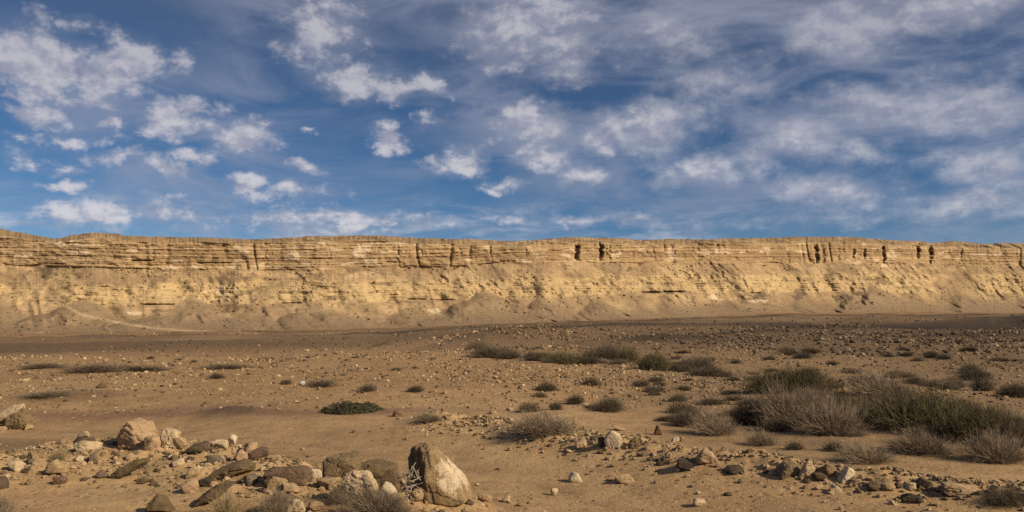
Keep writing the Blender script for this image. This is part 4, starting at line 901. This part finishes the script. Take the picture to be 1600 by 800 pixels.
# bundle of dead twigs jammed between the boulders
def twig_bundle():
    gx, gy, gz = place(645, 788); k = gy / F; rng = np.random.default_rng(3); bm = bmesh.new()
    for i in range(46):
        x0, z0 = rng.uniform(628, 652), rng.uniform(738, 786); ang_ = rng.choice([rng.normal(1.2, .35), rng.normal(0.35, .3), rng.normal(2.3, .4)]); L = rng.uniform(10, 26)
        pts = []
        for t in np.linspace(-.5, .5, 4):
            pts.append(Vector(((x0 + math.cos(ang_) * L * t - 645 + rng.normal(0, .9)) * k, rng.uniform(-.05, .08), (788 - z0 + math.sin(ang_) * L * t + rng.normal(0, .9)) * k)))
        rr = rng.uniform(.004, .009); prev = None
        for j, p in enumerate(pts):
            ax = (pts[min(j + 1, 3)] - pts[max(j - 1, 0)]).normalized(); s1 = ax.cross(Vector((0, 1, 0.1))).normalized(); s2 = ax.cross(s1)
            ring = [bm.verts.new(p + (s1 * math.cos(a) + s2 * math.sin(a)) * rr * (1 - .15 * j)) for a in (0, 1.57, 3.14, 4.71)]
            if prev:
                for q in range(4): bm.faces.new((prev[q], prev[(q + 1) % 4], ring[(q + 1) % 4], ring[q]))
            prev = ring
    me = bpy.data.meshes.new('twig_bundle'); bm.to_mesh(me); bm.free()
    m = plant_mat('dead_wood', (0.26, 0.21, 0.16), (0.42, 0.36, 0.28))
    tag(link('twig_bundle', me, m, (gx, gy + 0.08, gz)), 'dry grey twigs jammed between the dark slab and the standing stone', 'twigs')
twig_bundle()
# shrubs without a feature of their own
def scatter_shrubs(n, region, kinds, wr, label, group):
    x0, y0, x1, y1, dens = region; k = 0
    while k < n:
        px, py = random.uniform(x0, x1), random.uniform(y0, y1)
        if random.random() > dens(px, py): continue
        w = random.uniform(*wr) * (0.35 + 1.3 * (py - 510) / 170)
        kd = random.choice(kinds); wd = {'grey': 'pale grey ', 'mixed': 'brown ', 'dark': 'dark '}[kd]
        shrub((px - w / 2, py - w * random.uniform(.22, .48), px + w / 2, py), kd, wd + label, group=wd + group); k += 1
scatter_shrubs(42, (1080, 590, 1600, 684, lambda x, y: min(1, max(0.05, (x - 1050 + (y - 640) * 0.6) / 220)) * (0.25 if y > 690 - (1600 - x) * 0.02 else 1)), ['grey', 'mixed', 'grey', 'dark'], (20, 46), 'scrub bush filling the thicket on the right of the plain', 'scrub bushes of the right thicket')
scatter_shrubs(30, (840, 562, 1180, 668, lambda x, y: 0.15 + 0.85 * max(0, (x - 820) / 360) * (1 if y < 700 - (1180 - x) * .11 else 0)), ['dark', 'dark', 'grey', 'mixed'], (14, 30), 'low scrub shrub on the stony plain between the mound and the thicket', 'low shrubs on the plain before the thicket')
for k in range(26):                                          # strip of scrub along the dry stream bed, from the mound to the thicket
    x, y = along([(730, 556), (860, 563), (980, 568), (1080, 580), (1190, 604)], random.random()); w = random.uniform(20, 44); y += random.gauss(0, 5)
    kd = random.choice(['mixed', 'dark', 'grey', 'mixed']); wd = {'grey': 'pale grey ', 'mixed': 'brown ', 'dark': 'dark '}[kd]
    shrub((x - w / 2, y - w * random.uniform(.24, .42), x + w / 2, y), kd, wd + 'scrub bush in the strip along the dry stream bed below the mound', group=wd + 'bushes of the stream bed')
scatter_shrubs(22, (1040, 548, 1600, 592, lambda x, y: 0.6), ['dark', 'mixed', 'grey'], (18, 40), 'low shrub on the far stony plain behind the thicket', 'far shrubs behind the thicket')
scatter_shrubs(14, (230, 560, 700, 600, lambda x, y: 0.6), ['dark', 'grey', 'dark'], (8, 22), 'tiny shrub on the open stony plain left of the mound', 'tiny shrubs on the open plain')

# scrap of litter on the right bank
def litter():
    gx, gy, gz = place(1561, 778); k = gy / F; bm = bmesh.new(); n = 7; g = []
    for i in range(n):
        g.append([bm.verts.new(((i / (n - 1) - .5) * 11 * k, (j / (n - 1) - .5) * 9 * k, 2 * k + 5 * k * i / (n - 1) + 1.6 * k * math.sin(i * 2.1 + j * 1.3))) for j in range(n)])
    for i in range(n - 1):
        for j in range(n - 1): bm.faces.new((g[i][j], g[i + 1][j], g[i + 1][j + 1], g[i][j + 1]))
    bmesh.ops.solidify(bm, geom=bm.faces[:], thickness=0.003)
    me = bpy.data.meshes.new('litter_scrap'); bm.to_mesh(me); bm.free()
    m, t, b = new_mat('printed_wrapper'); tcn = N('ShaderNodeTexCoord', t)
    f = noise(tcn.outputs['Object'], 16, 1, .4, tree=t)
    t.links.new(mixc(maprange(f, .47, .53, tree=t), (.45, .05, .06, 1), (.75, .70, .68, 1), tree=t), b.inputs['Base Color']); b.inputs['Roughness'].default_value = .5
    tag(link('litter_scrap', me, m, (gx, gy, gz)), 'scrap of red and white litter at the right end of the bank', 'litter')
litter()

# ------------------------------------------------------------------ unseen clouds between the sun and the plain, shaped for their shade
def cloud_mat(name, through):
    m = bpy.data.materials.new(name); m.use_nodes = True; t = m.node_tree; t.nodes.clear()
    o = N('ShaderNodeOutputMaterial', t); tr = N('ShaderNodeBsdfTransparent', t); df = N('ShaderNodeBsdfTranslucent', t); mx = N('ShaderNodeMixShader', t)
    df.inputs[0].default_value = (.85, .85, .85, 1)
    P = N('ShaderNodeNewGeometry', t).outputs['Position']
    f = maprange(noise(P, 0.009, 5, .6, tree=t), .32, .68, max(0, 1 - through - .26), 1 - through + .26, tree=t, smooth=False)
    t.links.new(f, mx.inputs[0]); t.links.new(tr.outputs[0], mx.inputs[1]); t.links.new(df.outputs[0], mx.inputs[2]); t.links.new(mx.outputs[0], o.inputs[0]); return m
def cloud(target, alt, rx, ry, mat, seed, label, rotz=0.0):
    """an unseen flat-bottomed cloud, placed so that its shade falls around target"""
    v, f = ico(5); v = v.copy()
    n_ = fbm(v[:, 0] * 1.7 + seed, v[:, 1] * 1.7, v[:, 2] * 1.7, oct=5, seed=seed, gain=.6)
    v = v * (1 + 0.45 * n_)[:, None] * np.array([rx, ry, min(rx, ry) * .22]); v[:, 2] = np.maximum(v[:, 2], -min(rx, ry) * .06)
    L = alt / SUN.z; c = Vector((target[0], target[1], 0)) + SUN * L
    o = link('cloud', mesh_from('cloud', v, f, True), mat, c, rotz)
    tag(o, label, 'cloud', kind='stuff')
THIN = cloud_mat('thin_cloud', 0.76); MILD = cloud_mat('milky_cloud', 0.83)
cloud((-95, 255), 1300, 125, 135, THIN, 3, 'unseen cloud behind the viewer, placed to shade the plain before the cliff', 0.1)
cloud((70, 690), 1400, 400, 150, MILD, 5, 'unseen cloud behind the viewer, placed to shade the far plain', 0.25)
cloud((330, 430), 1500, 330, 330, MILD, 9, 'unseen cloud behind the viewer, placed to shade the plain at right', 0.3)
cloud((62, 105), 1250, 52, 82, MILD, 7, 'small unseen cloud behind the viewer, added to darken the thicket', 0.0)
